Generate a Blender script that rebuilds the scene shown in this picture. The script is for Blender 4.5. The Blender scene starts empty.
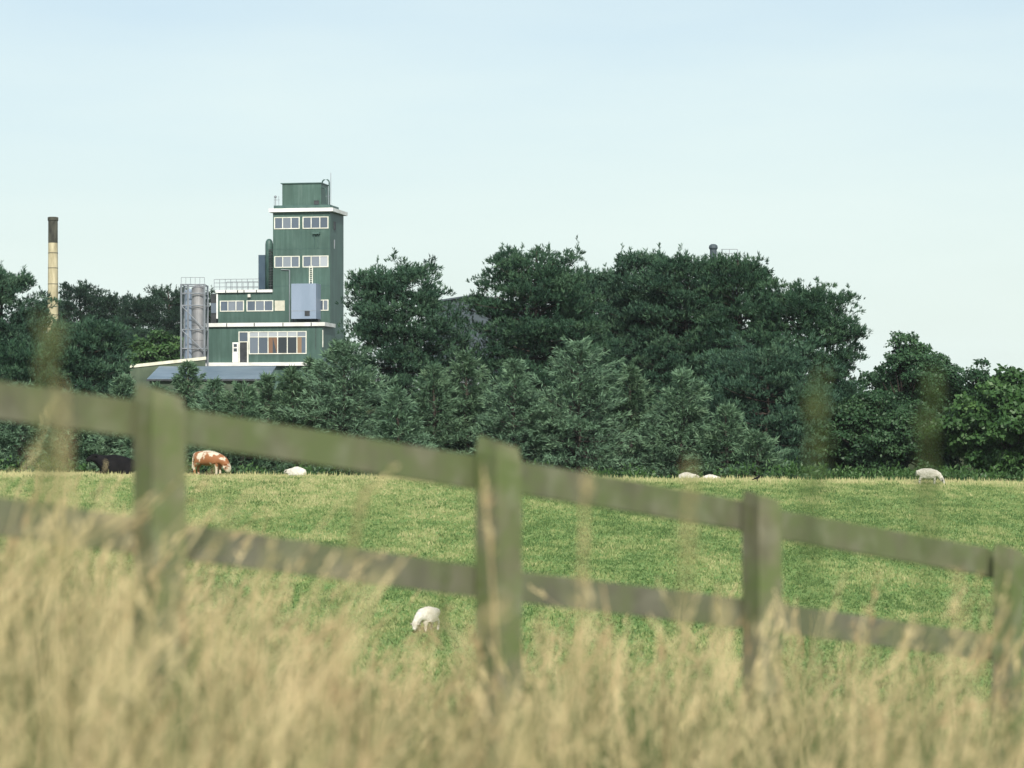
import bpy, math
import numpy as np

R = math.radians
SC = bpy.context.scene
COL = SC.collection
F = 2844.4          # focal length in pixels (100 mm on a 36 mm sensor, 1024 px)
YH = 450.0          # image row of the horizon
RNG = np.random.default_rng(7)

# ----------------------------------------------------------------------------- helpers
def setp(o, label=None, cat=None, group=None, kind=None):
    if label: o['label'] = label
    if cat: o['category'] = cat
    if group: o['group'] = group
    if kind: o['kind'] = kind
    return o

def empty(name, loc, rz=0.0, label=None, cat=None, group=None):
    o = bpy.data.objects.new(name, None)
    COL.objects.link(o)
    o.location = loc
    o.rotation_euler = (0, 0, rz)
    o.empty_display_size = 0.3
    return setp(o, label, cat, group)

def W(px, py, d):
    """a point d metres out, seen at that place in the photograph"""
    return np.array([(px - 512.0) * d / F, d, (YH - py) * d / F])

def norm(a):
    return a / np.maximum(np.linalg.norm(a, axis=-1, keepdims=True), 1e-9)

class MB:
    def __init__(s):
        s.v = []; s.f = []; s.t = []; s.m = []; s.n = 0
    def add(s, V, faces, tint=0.5, mat=0):
        V = np.asarray(V, float)
        s.v.append(V)
        s.t.append(np.broadcast_to(np.asarray(tint, float), (len(V),)))
        if isinstance(faces, np.ndarray): faces = [faces]
        for fa in faces:
            fa = np.asarray(fa, int)
            if fa.ndim == 1: fa = fa[None]
            s.f.append(fa + s.n); s.m.append(np.full(len(fa), mat))
        s.n += len(V)
    def box(s, lo, hi, tint=0.5, mat=0):
        x0, y0, z0 = lo; x1, y1, z1 = hi
        V = [(x0,y0,z0),(x1,y0,z0),(x1,y1,z0),(x0,y1,z0),(x0,y0,z1),(x1,y0,z1),(x1,y1,z1),(x0,y1,z1)]
        s.hexa(V, tint, mat)
    def hexa(s, V, tint=0.5, mat=0):
        s.add(V, np.array([(0,3,2,1),(4,5,6,7),(0,1,5,4),(1,2,6,5),(2,3,7,6),(3,0,4,7)]), tint, mat)
    def tube(s, pts, rad, sides=6, tint=0.5, mat=0, caps=True):
        P = np.asarray(pts, float); n = len(P)
        rad = np.broadcast_to(np.asarray(rad, float), (n,))
        T = norm(np.gradient(P, axis=0))
        ref = np.array([0, 0, 1.0]) if abs(T[0, 2]) < 0.9 else np.array([1.0, 0, 0])
        A = norm(np.cross(T, ref)); B = np.cross(T, A)
        a = np.arange(sides) * 2 * math.pi / sides
        V = P[:, None] + rad[:, None, None] * (np.cos(a)[None, :, None] * A[:, None] + np.sin(a)[None, :, None] * B[:, None])
        i = np.arange(n - 1)[:, None] * sides; j = np.arange(sides)[None]; k = (j + 1) % sides
        Q = np.stack([i + j, i + k, i + sides + k, i + sides + j], -1).reshape(-1, 4)
        fs = [Q]
        if caps:
            fs += [np.arange(sides)[::-1][None], (np.arange(sides) + (n - 1) * sides)[None]]
        s.add(V.reshape(-1, 3), fs, tint, mat)
    def lathe(s, prof, c=(0, 0, 0), sides=24, tint=0.5, mat=0):
        s.tube_prof(prof, c, sides, tint, mat)
    def tube_prof(s, prof, c, sides, tint, mat):
        prof = np.asarray(prof, float); n = len(prof)
        a = np.arange(sides) * 2 * math.pi / sides
        V = np.stack([prof[:, 0:1] * np.cos(a), prof[:, 0:1] * np.sin(a), np.repeat(prof[:, 1:2], sides, 1)], -1) + np.asarray(c)
        i = np.arange(n - 1)[:, None] * sides; j = np.arange(sides)[None]; k = (j + 1) % sides
        Q = np.stack([i + j, i + k, i + sides + k, i + sides + j], -1).reshape(-1, 4)
        s.add(V.reshape(-1, 3), [Q, np.arange(sides)[::-1][None], (np.arange(sides) + (n - 1) * sides)[None]], tint, mat)
    def blades(s, P, D, L, Wd, tint, mat=0, mid=0.45, N=None):
        """diamond shaped leaves: base point P, direction D, length L, width Wd (arrays)"""
        n = len(P)
        if N is None: N = norm(RNG.normal(size=(n, 3)))
        S = norm(np.cross(D, N)) * (np.asarray(Wd) * 0.5)[:, None]
        L = np.asarray(L)[:, None]
        V = np.stack([P, P + D * L * mid + S, P + D * L, P + D * L * mid - S], 1).reshape(-1, 3)
        Q = np.arange(n * 4).reshape(-1, 4)
        s.add(V, Q, np.repeat(np.broadcast_to(np.asarray(tint, float), (n,)), 4), mat)
    def build(s, name, mats, parent=None, smooth=False, loc=None):
        me = bpy.data.meshes.new(name)
        V = np.concatenate(s.v)
        me.vertices.add(len(V)); me.vertices.foreach_set('co', V.ravel())
        tot = np.concatenate([np.full(len(f), f.shape[1]) for f in s.f])
        loops = np.concatenate([f.ravel() for f in s.f])
        start = np.concatenate([[0], np.cumsum(tot)[:-1]])
        me.loops.add(len(loops)); me.loops.foreach_set('vertex_index', loops.astype(np.int32))
        me.polygons.add(len(tot)); me.polygons.foreach_set('loop_start', start.astype(np.int32))
        me.polygons.foreach_set('material_index', np.concatenate(s.m).astype(np.int32))
        me.polygons.foreach_set('use_smooth', np.full(len(tot), smooth))
        at = me.attributes.new('tint', 'FLOAT', 'POINT')
        at.data.foreach_set('value', np.concatenate(s.t).astype(np.float32))
        me.update(calc_edges=True)
        for m in (mats if isinstance(mats, (list, tuple)) else [mats]): me.materials.append(m)
        o = bpy.data.objects.new(name, me)
        COL.objects.link(o)
        if parent: o.parent = parent
        if loc is not None: o.location = loc
        return o

# value noise ------------------------------------------------------------------
_T = np.random.default_rng(99).random((256, 256))
def vnoise(x, y):
    xi = np.floor(x).astype(int); yi = np.floor(y).astype(int)
    fx = x - xi; fy = y - yi
    fx = fx * fx * (3 - 2 * fx); fy = fy * fy * (3 - 2 * fy)
    g = lambda i, j: _T[i % 256, j % 256]
    return (g(xi, yi) * (1 - fx) + g(xi + 1, yi) * fx) * (1 - fy) + (g(xi, yi + 1) * (1 - fx) + g(xi + 1, yi + 1) * fx) * fy
def fbm(x, y, o=3):
    s = 0; a = 0.5; t = 0
    for k in range(o):
        s = s + a * vnoise(x * 2**k + 17.3 * k, y * 2**k + 5.1 * k); t += a; a *= 0.5
    return s / t

# ----------------------------------------------------------------------------- materials
def mat(name):
    m = bpy.data.materials.new(name); m.use_nodes = True
    nt = m.node_tree
    b = nt.nodes['Principled BSDF']
    return m, nt, b

def N(nt, t, **k):
    n = nt.nodes.new(t)
    for a, v in k.items(): setattr(n, a, v)
    return n

def ramp(nt, fac, stops):
    r = N(nt, 'ShaderNodeValToRGB')
    e = r.color_ramp.elements
    while len(e) < len(stops): e.new(0.5)
    for q, (p, c) in zip(e, stops):
        q.position = p; q.color = (*c, 1)
    nt.links.new(fac, r.inputs[0])
    return r.outputs[0]

def noise(nt, scale, detail=4, rough=0.55, coord='Object', stretch=(1, 1, 1)):
    tc = N(nt, 'ShaderNodeTexCoord'); mp = N(nt, 'ShaderNodeMapping')
    mp.inputs['Scale'].default_value = stretch
    nt.links.new(tc.outputs[coord], mp.inputs[0])
    n = N(nt, 'ShaderNodeTexNoise')
    n.inputs['Scale'].default_value = scale; n.inputs['Detail'].default_value = detail
    n.inputs['Roughness'].default_value = rough
    nt.links.new(mp.outputs[0], n.inputs['Vector'])
    return n.outputs['Fac']

def foliage(name, stops, rough=0.55, transl=0.15, spec=0.3, vary=0.0):
    m, nt, b = mat(name)
    at = N(nt, 'ShaderNodeAttribute', attribute_name='tint')
    c = ramp(nt, at.outputs['Fac'], stops)
    if vary:
        oi = N(nt, 'ShaderNodeObjectInfo'); hs = N(nt, 'ShaderNodeHueSaturation')
        for sock, lo, hi in (('Hue', 0.5 - 0.010 * vary, 0.5 + 0.010 * vary), ('Value', 1 - 0.04 * vary, 1 + 0.32 * vary), ('Saturation', 1.10, 1.10 - 0.12 * vary)):
            mr = N(nt, 'ShaderNodeMapRange'); mr.inputs['To Min'].default_value = lo; mr.inputs['To Max'].default_value = hi
            nt.links.new(oi.outputs['Random'], mr.inputs['Value']); nt.links.new(mr.outputs[0], hs.inputs[sock])
        nt.links.new(c, hs.inputs['Color']); c = hs.outputs[0]
    nt.links.new(c, b.inputs['Base Color'])
    b.inputs['Roughness'].default_value = rough
    b.inputs['Specular IOR Level'].default_value = spec
    if transl:
        tr = N(nt, 'ShaderNodeBsdfTranslucent'); mx = N(nt, 'ShaderNodeMixShader')
        nt.links.new(c, tr.inputs[0]); mx.inputs[0].default_value = transl
        nt.links.new(b.outputs[0], mx.inputs[1]); nt.links.new(tr.outputs[0], mx.inputs[2])
        nt.links.new(mx.outputs[0], nt.nodes['Material Output'].inputs[0])
    return m

def surf(name, c1, c2, scale=1.0, stretch=(1, 1, 1), rough=0.7, metal=0.0, bump=0.0, spec=0.4, lo=0.35, hi=0.65):
    m, nt, b = mat(name)
    f = noise(nt, scale, stretch=stretch)
    nt.links.new(ramp(nt, f, [(lo, c1), (hi, c2)]), b.inputs['Base Color'])
    b.inputs['Roughness'].default_value = rough; b.inputs['Metallic'].default_value = metal
    b.inputs['Specular IOR Level'].default_value = spec
    if bump:
        bn = N(nt, 'ShaderNodeBump'); bn.inputs['Strength'].default_value = bump
        bn.inputs['Distance'].default_value = 0.03
        nt.links.new(f, bn.inputs['Height']); nt.links.new(bn.outputs[0], b.inputs['Normal'])
    return m

def cladding():
    m, nt, b = mat('green_cladding')
    streak = noise(nt, 1.0, 5, 0.65, stretch=(2.6, 2.6, 0.16))
    blot = noise(nt, 0.35, 5, 0.6)
    c1 = ramp(nt, streak, [(0.28, (0.042, 0.086, 0.070)), (0.54, (0.062, 0.116, 0.096)), (0.76, (0.100, 0.160, 0.138))])
    c2 = ramp(nt, blot, [(0.35, (0.82, 0.82, 0.82)), (0.65, (1.12, 1.12, 1.12))])
    mx = N(nt, 'ShaderNodeMix', data_type='RGBA', blend_type='MULTIPLY'); mx.inputs[0].default_value = 1
    nt.links.new(c1, mx.inputs[6]); nt.links.new(c2, mx.inputs[7])
    nt.links.new(mx.outputs[2], b.inputs['Base Color'])
    b.inputs['Roughness'].default_value = 0.5; b.inputs['Specular IOR Level'].default_value = 0.35
    tc = N(nt, 'ShaderNodeTexCoord'); wv = N(nt, 'ShaderNodeTexWave')
    wv.inputs['Scale'].default_value = 1.1; wv.bands_direction = 'DIAGONAL'
    mp = N(nt, 'ShaderNodeMapping'); mp.inputs['Scale'].default_value = (1, 1, 0)
    nt.links.new(tc.outputs['Object'], mp.inputs[0]); nt.links.new(mp.outputs[0], wv.inputs['Vector'])
    bn = N(nt, 'ShaderNodeBump'); bn.inputs['Strength'].default_value = 0.10; bn.inputs['Distance'].default_value = 0.015
    nt.links.new(wv.outputs['Fac'], bn.inputs['Height']); nt.links.new(bn.outputs[0], b.inputs['Normal'])
    return m

def wood(name, base, dark, alg):
    m, nt, b = mat(name)
    g = noise(nt, 1.0, 6, 0.6, stretch=(9, 9, 3))
    a = noise(nt, 4.5, 5, 0.65)
    c = ramp(nt, g, [(0.35, dark), (0.65, base)])
    mx = N(nt, 'ShaderNodeMix', data_type='RGBA')
    nt.links.new(ramp(nt, a, [(0.38, (0, 0, 0)), (0.62, (1, 1, 1))]), mx.inputs[0])
    nt.links.new(c, mx.inputs[6]); mx.inputs[7].default_value = (*alg, 1)
    lic = N(nt, 'ShaderNodeMix', data_type='RGBA')
    nt.links.new(ramp(nt, noise(nt, 7.5, 3, 0.6), [(0.50, (0, 0, 0)), (0.72, (0.30, 0.30, 0.30))]), lic.inputs[0])
    nt.links.new(mx.outputs[2], lic.inputs[6]); lic.inputs[7].default_value = (0.27, 0.265, 0.20, 1)
    nt.links.new(lic.outputs[2], b.inputs['Base Color'])
    b.inputs['Roughness'].default_value = 0.85
    bn = N(nt, 'ShaderNodeBump'); bn.inputs['Strength'].default_value = 0.4; bn.inputs['Distance'].default_value = 0.01
    nt.links.new(g, bn.inputs['Height']); nt.links.new(bn.outputs[0], b.inputs['Normal'])
    return m

M = {}
M['pine'] = foliage('pine_needles', [(0, (0.018, 0.044, 0.029)), (0.5, (0.038, 0.083, 0.050)), (1, (0.074, 0.134, 0.076))], 0.6, 0.08, 0.2, 1.0)
M['fardark'] = foliage('far_pine_needles', [(0, (0.014, 0.036, 0.026)), (1, (0.036, 0.074, 0.042))], 0.6, 0.08, 0.2)
M['spruce'] = foliage('spruce_needles', [(0, (0.052, 0.096, 0.058)), (0.5, (0.088, 0.154, 0.092)), (1, (0.142, 0.220, 0.130))], 0.6, 0.08, 0.25, 0.9)
M['leaf'] = foliage('broad_leaves', [(0, (0.024, 0.056, 0.018)), (0.5, (0.046, 0.098, 0.030)), (1, (0.080, 0.145, 0.046))], 0.5, 0.2, 0.35, 0.5)
M['leafdark'] = foliage('dark_broad_leaves', [(0, (0.018, 0.046, 0.022)), (0.5, (0.034, 0.078, 0.036)), (1, (0.062, 0.118, 0.052))], 0.5, 0.18, 0.3, 0.8)
M['pasture'] = foliage('pasture_blades', [(0, (0.090, 0.160, 0.050)), (0.12, (0.155, 0.230, 0.078)), (0.35, (0.245, 0.305, 0.115)), (0.65, (0.345, 0.370, 0.165)), (1, (0.52, 0.47, 0.25))], 0.7, 0.25, 0.2)
M['dry'] = foliage('dry_grass_blades', [(0, (0.055, 0.105, 0.034)), (0.25, (0.14, 0.175, 0.068)), (0.5, (0.43, 0.375, 0.19)), (0.8, (0.70, 0.575, 0.33)), (1, (0.42, 0.29, 0.16))], 0.7, 0.3, 0.2)
M['bark'] = surf('pine_bark', (0.030, 0.024, 0.020), (0.065, 0.048, 0.038), 3, (1, 1, 0.3), 0.9, bump=0.5)
M['clad'] = cladding()
M['white'] = surf('white_paint', (0.62, 0.62, 0.58), (0.82, 0.82, 0.79), 0.8, (1, 1, 2), 0.6)
M['frame'] = surf('cream_window_paint', (0.60, 0.60, 0.50), (0.78, 0.78, 0.70), 2, rough=0.5)
M['cream'] = surf('cream_board', (0.50, 0.49, 0.39), (0.62, 0.60, 0.49), 2, rough=0.6)
M['cream2'] = surf('cream_coping', (0.55, 0.54, 0.42), (0.74, 0.73, 0.60), 1.5, rough=0.7)
M['greybox'] = surf('blue_grey_sheet_metal', (0.21, 0.27, 0.35), (0.26, 0.32, 0.41), 0.6, (1, 1, 0.3), 0.45)
M['steel'] = surf('galvanised_steel', (0.24, 0.265, 0.29), (0.38, 0.40, 0.42), 2, (1, 1, 0.3), 0.45, 0.35)
M['tank'] = surf('dull_tank_steel', (0.20, 0.205, 0.215), (0.35, 0.345, 0.345), 0.9, (1.5, 1.5, 0.4), 0.5, 0.3)
M['dark'] = surf('dark_metal', (0.02, 0.024, 0.026), (0.05, 0.055, 0.06), 2, rough=0.6)
M['navy'] = surf('dark_blue_metal', (0.03, 0.055, 0.085), (0.05, 0.085, 0.12), 1, rough=0.5)
M['teal'] = surf('dull_green_metal', (0.035, 0.08, 0.075), (0.07, 0.13, 0.11), 1.5, rough=0.5)
M['roof'] = surf('blue_grey_roof_sheet', (0.10, 0.15, 0.195), (0.15, 0.205, 0.255), 0.5, (1, 1, 1), 0.4)
M['felt'] = surf('roof_felt', (0.05, 0.055, 0.06), (0.10, 0.10, 0.10), 1, rough=0.9)
M['shedwall'] = surf('moss_green_wall', (0.055, 0.08, 0.052), (0.10, 0.13, 0.085), 0.8, rough=0.9)
M['greyclad'] = surf('slate_grey_cladding', (0.046, 0.066, 0.078), (0.064, 0.086, 0.100), 0.4, (1, 1, 0.3), 0.6)
M['stack'] = surf('buff_chimney_render', (0.27, 0.235, 0.14), (0.56, 0.50, 0.33), 1.6, (1, 1, 0.25), 0.85)
M['soot'] = surf('sooted_render', (0.025, 0.026, 0.02), (0.10, 0.10, 0.075), 1.2, (1, 1, 0.4), 0.9)
M['wool'] = surf('sheep_wool', (0.50, 0.465, 0.40), (0.68, 0.645, 0.575), 9, rough=0.95, bump=0.8, spec=0.1)
M['blackhide'] = surf('black_hide', (0.006, 0.006, 0.007), (0.014, 0.013, 0.014), 3, rough=0.9, spec=0.08)
M['hide'] = surf('red_and_white_hide', (0.28, 0.11, 0.042), (0.62, 0.54, 0.42), 1.9, rough=0.7, lo=0.465, hi=0.53)
M['post'] = wood('algae_green_post', (0.195, 0.18, 0.115), (0.10, 0.098, 0.058), (0.105, 0.138, 0.046))
M['rail'] = wood('weathered_rail', (0.15, 0.146, 0.09), (0.085, 0.086, 0.052), (0.105, 0.132, 0.052))
M['rail2'] = wood('lower_rail_wood', (0.15, 0.145, 0.10), (0.10, 0.098, 0.068), (0.115, 0.13, 0.065))  # lower rails: separate wood tone, slightly greyer and less green than the top rails

def glass():
    m, nt, b = mat('window_glass')
    at = N(nt, 'ShaderNodeAttribute', attribute_name='tint')
    nt.links.new(ramp(nt, at.outputs['Fac'], [(0, (0.018, 0.022, 0.026)), (0.3, (0.10, 0.13, 0.17)), (0.6, (0.42, 0.45, 0.48)), (0.8, (0.19, 0.105, 0.062)), (1, (0.40, 0.33, 0.20))]), b.inputs['Base Color'])
    b.inputs['Roughness'].default_value = 0.08
    b.inputs['Specular IOR Level'].default_value = 0.5
    return m
M['glass'] = glass()

# ----------------------------------------------------------------------------- terrain
_PY = np.array([-60, -10, 0, 4, 8, 12, 18, 30, 50, 70, 85, 110, 130, 150, 156, 166, 180, 200, 230, 260, 290, 350, 500, 1000, 4500.])
_PZ = np.array([-1.2, -1.05, -1.06, -1.09, -1.13, -1.35, -2.1, -4.3, -6.2, -6.25, -5.46, -3.95, -2.68, -1.62, -1.60, -1.86, -2.2, -2.3, 0.0, 4.5, 5.6, 5.8, 3.0, 0.0, -30.])
_D = np.gradient(_PZ, _PY)
def prof(y):
    y = np.clip(np.asarray(y, float), _PY[0], _PY[-1])
    i = np.clip(np.searchsorted(_PY, y, 'right') - 1, 0, len(_PY) - 2)
    h = _PY[i + 1] - _PY[i]; t = (y - _PY[i]) / h
    return ((2*t**3 - 3*t**2 + 1) * _PZ[i] + (t**3 - 2*t**2 + t) * h * _D[i] * 0.8 + (-2*t**3 + 3*t**2) * _PZ[i+1] + (t**3 - t**2) * h * _D[i+1] * 0.8)
def sst(a, b, x):
    t = np.clip((x - a) / (b - a), 0, 1); return t * t * (3 - 2 * t)
def ground(x, y):
    x = np.asarray(x, float); y = np.asarray(y, float)
    z = prof(y) - 0.176 * np.clip(x, -8, 8) * (1 - sst(13, 30, y))
    z = z - 0.009 * np.clip(x, -60, 60) * sst(60, 110, y) * (1 - sst(200, 260, y))
    und = (fbm(x * 0.16 + 40, y * 0.13 + 9) - 0.5) * 0.32 + (fbm(x * 0.45, y * 0.4) - 0.5) * 0.10
    return z + und * sst(40, 75, y) * (1 - sst(132, 150, y))

def graded(stops):
    out = []
    for (a, b, s) in stops: out += list(np.arange(a, b, s))
    return np.array(out + [stops[-1][1]])
gy = graded([(-60, -8, 4), (-8, 24, 0.5), (24, 70, 1.5), (70, 162, 0.8), (162, 320, 4), (320, 1000, 40), (1000, 4500, 350)])
hx = graded([(0, 10, 0.6), (10, 34, 0.9), (34, 100, 5), (100, 400, 30), (400, 3000, 325)])
gx = np.concatenate([-hx[::-1][:-1], hx])
XX, YY = np.meshgrid(gx, gy)
mb = MB()
nx, ny = len(gx), len(gy)
ii, jj = np.meshgrid(np.arange(ny - 1), np.arange(nx - 1), indexing='ij')
q = (ii * nx + jj).ravel()
mb.add(np.stack([XX, YY, ground(XX, YY)], -1).reshape(-1, 3), np.stack([q, q + 1, q + nx + 1, q + nx], -1))
m, nt, b = mat('pasture_soil_and_grass')
n1 = noise(nt, 0.5, 6, 0.65, stretch=(0.7, 1, 1)); n2 = noise(nt, 6, 4, 0.6)
mx = N(nt, 'ShaderNodeMath', operation='ADD'); nt.links.new(n1, mx.inputs[0]); nt.links.new(n2, mx.inputs[1])
hf = N(nt, 'ShaderNodeMath', operation='MULTIPLY'); hf.inputs[1].default_value = 0.5; nt.links.new(mx.outputs[0], hf.inputs[0])
gc = ramp(nt, hf.outputs[0], [(0.36, (0.10, 0.19, 0.054)), (0.5, (0.15, 0.24, 0.075)), (0.64, (0.25, 0.29, 0.12))])
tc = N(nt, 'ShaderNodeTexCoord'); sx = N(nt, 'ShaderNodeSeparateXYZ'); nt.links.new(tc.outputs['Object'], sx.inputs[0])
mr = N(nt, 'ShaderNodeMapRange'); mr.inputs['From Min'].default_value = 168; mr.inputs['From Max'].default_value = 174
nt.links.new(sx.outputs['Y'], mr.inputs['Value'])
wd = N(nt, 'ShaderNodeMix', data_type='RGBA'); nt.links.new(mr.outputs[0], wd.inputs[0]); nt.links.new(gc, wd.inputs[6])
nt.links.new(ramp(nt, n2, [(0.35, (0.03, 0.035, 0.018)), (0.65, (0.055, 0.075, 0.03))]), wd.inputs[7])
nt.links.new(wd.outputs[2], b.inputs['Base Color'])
b.inputs['Roughness'].default_value = 0.95; b.inputs['Specular IOR Level'].default_value = 0.1
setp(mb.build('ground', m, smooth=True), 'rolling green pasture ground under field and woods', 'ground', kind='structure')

# ----------------------------------------------------------------------------- pasture grass
def pasture():
    n = 230000
    d = np.sqrt(RNG.uniform(62**2, 166**2, n))
    x = RNG.uniform(-1, 1, n) * (0.18 * d + 3.0)
    p = fbm(x * 0.5 + 3, d * 0.20 + 8, 4) * 0.6 + fbm(x * 1.9, d * 0.7, 2) * 0.4
    straw = np.clip((p - 0.34) * 2.3, 0, 1) * 0.68 + RNG.normal(0, 0.15, n)
    crest = sst(143, 152, d) * 0.40
    farm = sst(118, 140, d) * 0.12
    tint = np.clip(straw + crest + farm - 0.10 + 0.16 * (x < 0) * sst(90, 130, d), 0, 1)
    h = (0.05 + 0.10 * RNG.random(n) ** 2 + 0.05 * sst(0.5, 0.7, p)) * (1 + 0.5 * sst(143, 152, d) * RNG.random(n))
    P = np.stack([x, d, ground(x, d) - 0.01], -1)
    mb = MB()
    for k in range(2):
        D = norm(np.stack([RNG.normal(0, 0.45, n), RNG.normal(0, 0.45, n), np.ones(n)], -1))
        mb.blades(P + RNG.normal(0, 0.03, (n, 3)) * [1, 1, 0], D, h * RNG.uniform(0.7, 1.3, n), 0.035 + 0.03 * RNG.random(n), np.clip(tint + RNG.normal(0, 0.06, n), 0, 1), N=norm(np.stack([RNG.normal(0, 0.5, n), -np.ones(n), RNG.normal(0, 0.3, n)], -1)))
    nt_ = 1500; kk = 16
    d = np.sqrt(RNG.uniform(64**2, 150**2, nt_)); x = RNG.uniform(-1, 1, nt_) * (0.18 * d + 3)
    kp = fbm(x * 0.25 + 60, d * 0.12 + 3, 2) > 0.5; d, x = d[kp], x[kp]; nt_ = len(d)
    px_ = np.repeat(x, kk) + RNG.normal(0, 0.30, nt_ * kk); py_ = np.repeat(d, kk) + RNG.normal(0, 0.12, nt_ * kk)
    mb.blades(np.stack([px_, py_, ground(px_, py_) - 0.01], -1), norm(np.stack([RNG.normal(0, 0.5, nt_ * kk), RNG.normal(0, 0.5, nt_ * kk), np.ones(nt_ * kk)], -1)), RNG.uniform(0.12, 0.27, nt_ * kk), RNG.uniform(0.03, 0.06, nt_ * kk), np.clip(RNG.normal(0.06, 0.08, nt_ * kk), 0, 1))
    ns = 5200
    d = RNG.uniform(147, 160, ns); x = RNG.uniform(-1, 1, ns) * (0.18 * d + 3); kp = fbm(x * 0.5, d * 0.3, 2) > 0.46
    d, x = d[kp], x[kp]; ns = len(d)
    D = norm(np.stack([RNG.normal(0, 0.25, ns), RNG.normal(0, 0.25, ns), np.ones(ns)], -1))
    mb.blades(np.stack([x, d, ground(x, d)], -1), D, RNG.uniform(0.12, 0.42, ns), RNG.uniform(0.02, 0.045, ns), np.clip(RNG.normal(0.85, 0.15, ns), 0, 1), N=np.tile([[0, -1.0, 0.01]], (ns, 1)))
    setp(mb.build('pasture_grass', M['pasture']), 'short grazed green grass with straw patches across the field', 'grass', kind='stuff')
pasture()

# ----------------------------------------------------------------------------- tall dry grass on the bank
def strip_blades(mb, base, h, lean, az, wid, tint, segs=4, curl=0.6, taper=0.1):
    """curved ribbons; arrays of equal length"""
    n = len(base)
    t = np.linspace(0, 1, segs + 1)
    dirv = np.stack([np.cos(az), np.sin(az), np.zeros(n)], -1)
    hor = (lean[:, None] * (t + curl * t**3))                       # n, s
    ver = t * np.sqrt(np.clip(1 - (lean[:, None] * 0.6 * t)**2, 0.2, 1))
    C = base[:, None] + h[:, None, None] * (hor[..., None] * dirv[:, None] + ver[..., None] * np.array([0, 0, 1.0]))
    fa = az + RNG.normal(1.57, 0.7, n)
    side = np.stack([np.cos(fa), np.sin(fa), np.zeros(n)], -1)
    w = wid[:, None] * (1 - (1 - taper) * t[None]**1.5) * 0.5
    A = C + side[:, None] * w[..., None]; B = C - side[:, None] * w[..., None]
    V = np.stack([A, B], 2).reshape(n, -1, 3)                       # n, (segs+1)*2
    k = np.arange(segs) * 2
    q = np.stack([k, k + 1, k + 3, k + 2], -1)[None] + (np.arange(n) * (segs + 1) * 2)[:, None, None]
    tt = np.repeat(tint, (segs + 1) * 2)
    mb.add(V.reshape(-1, 3), q.reshape(-1, 4), tt)
    return C

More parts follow.
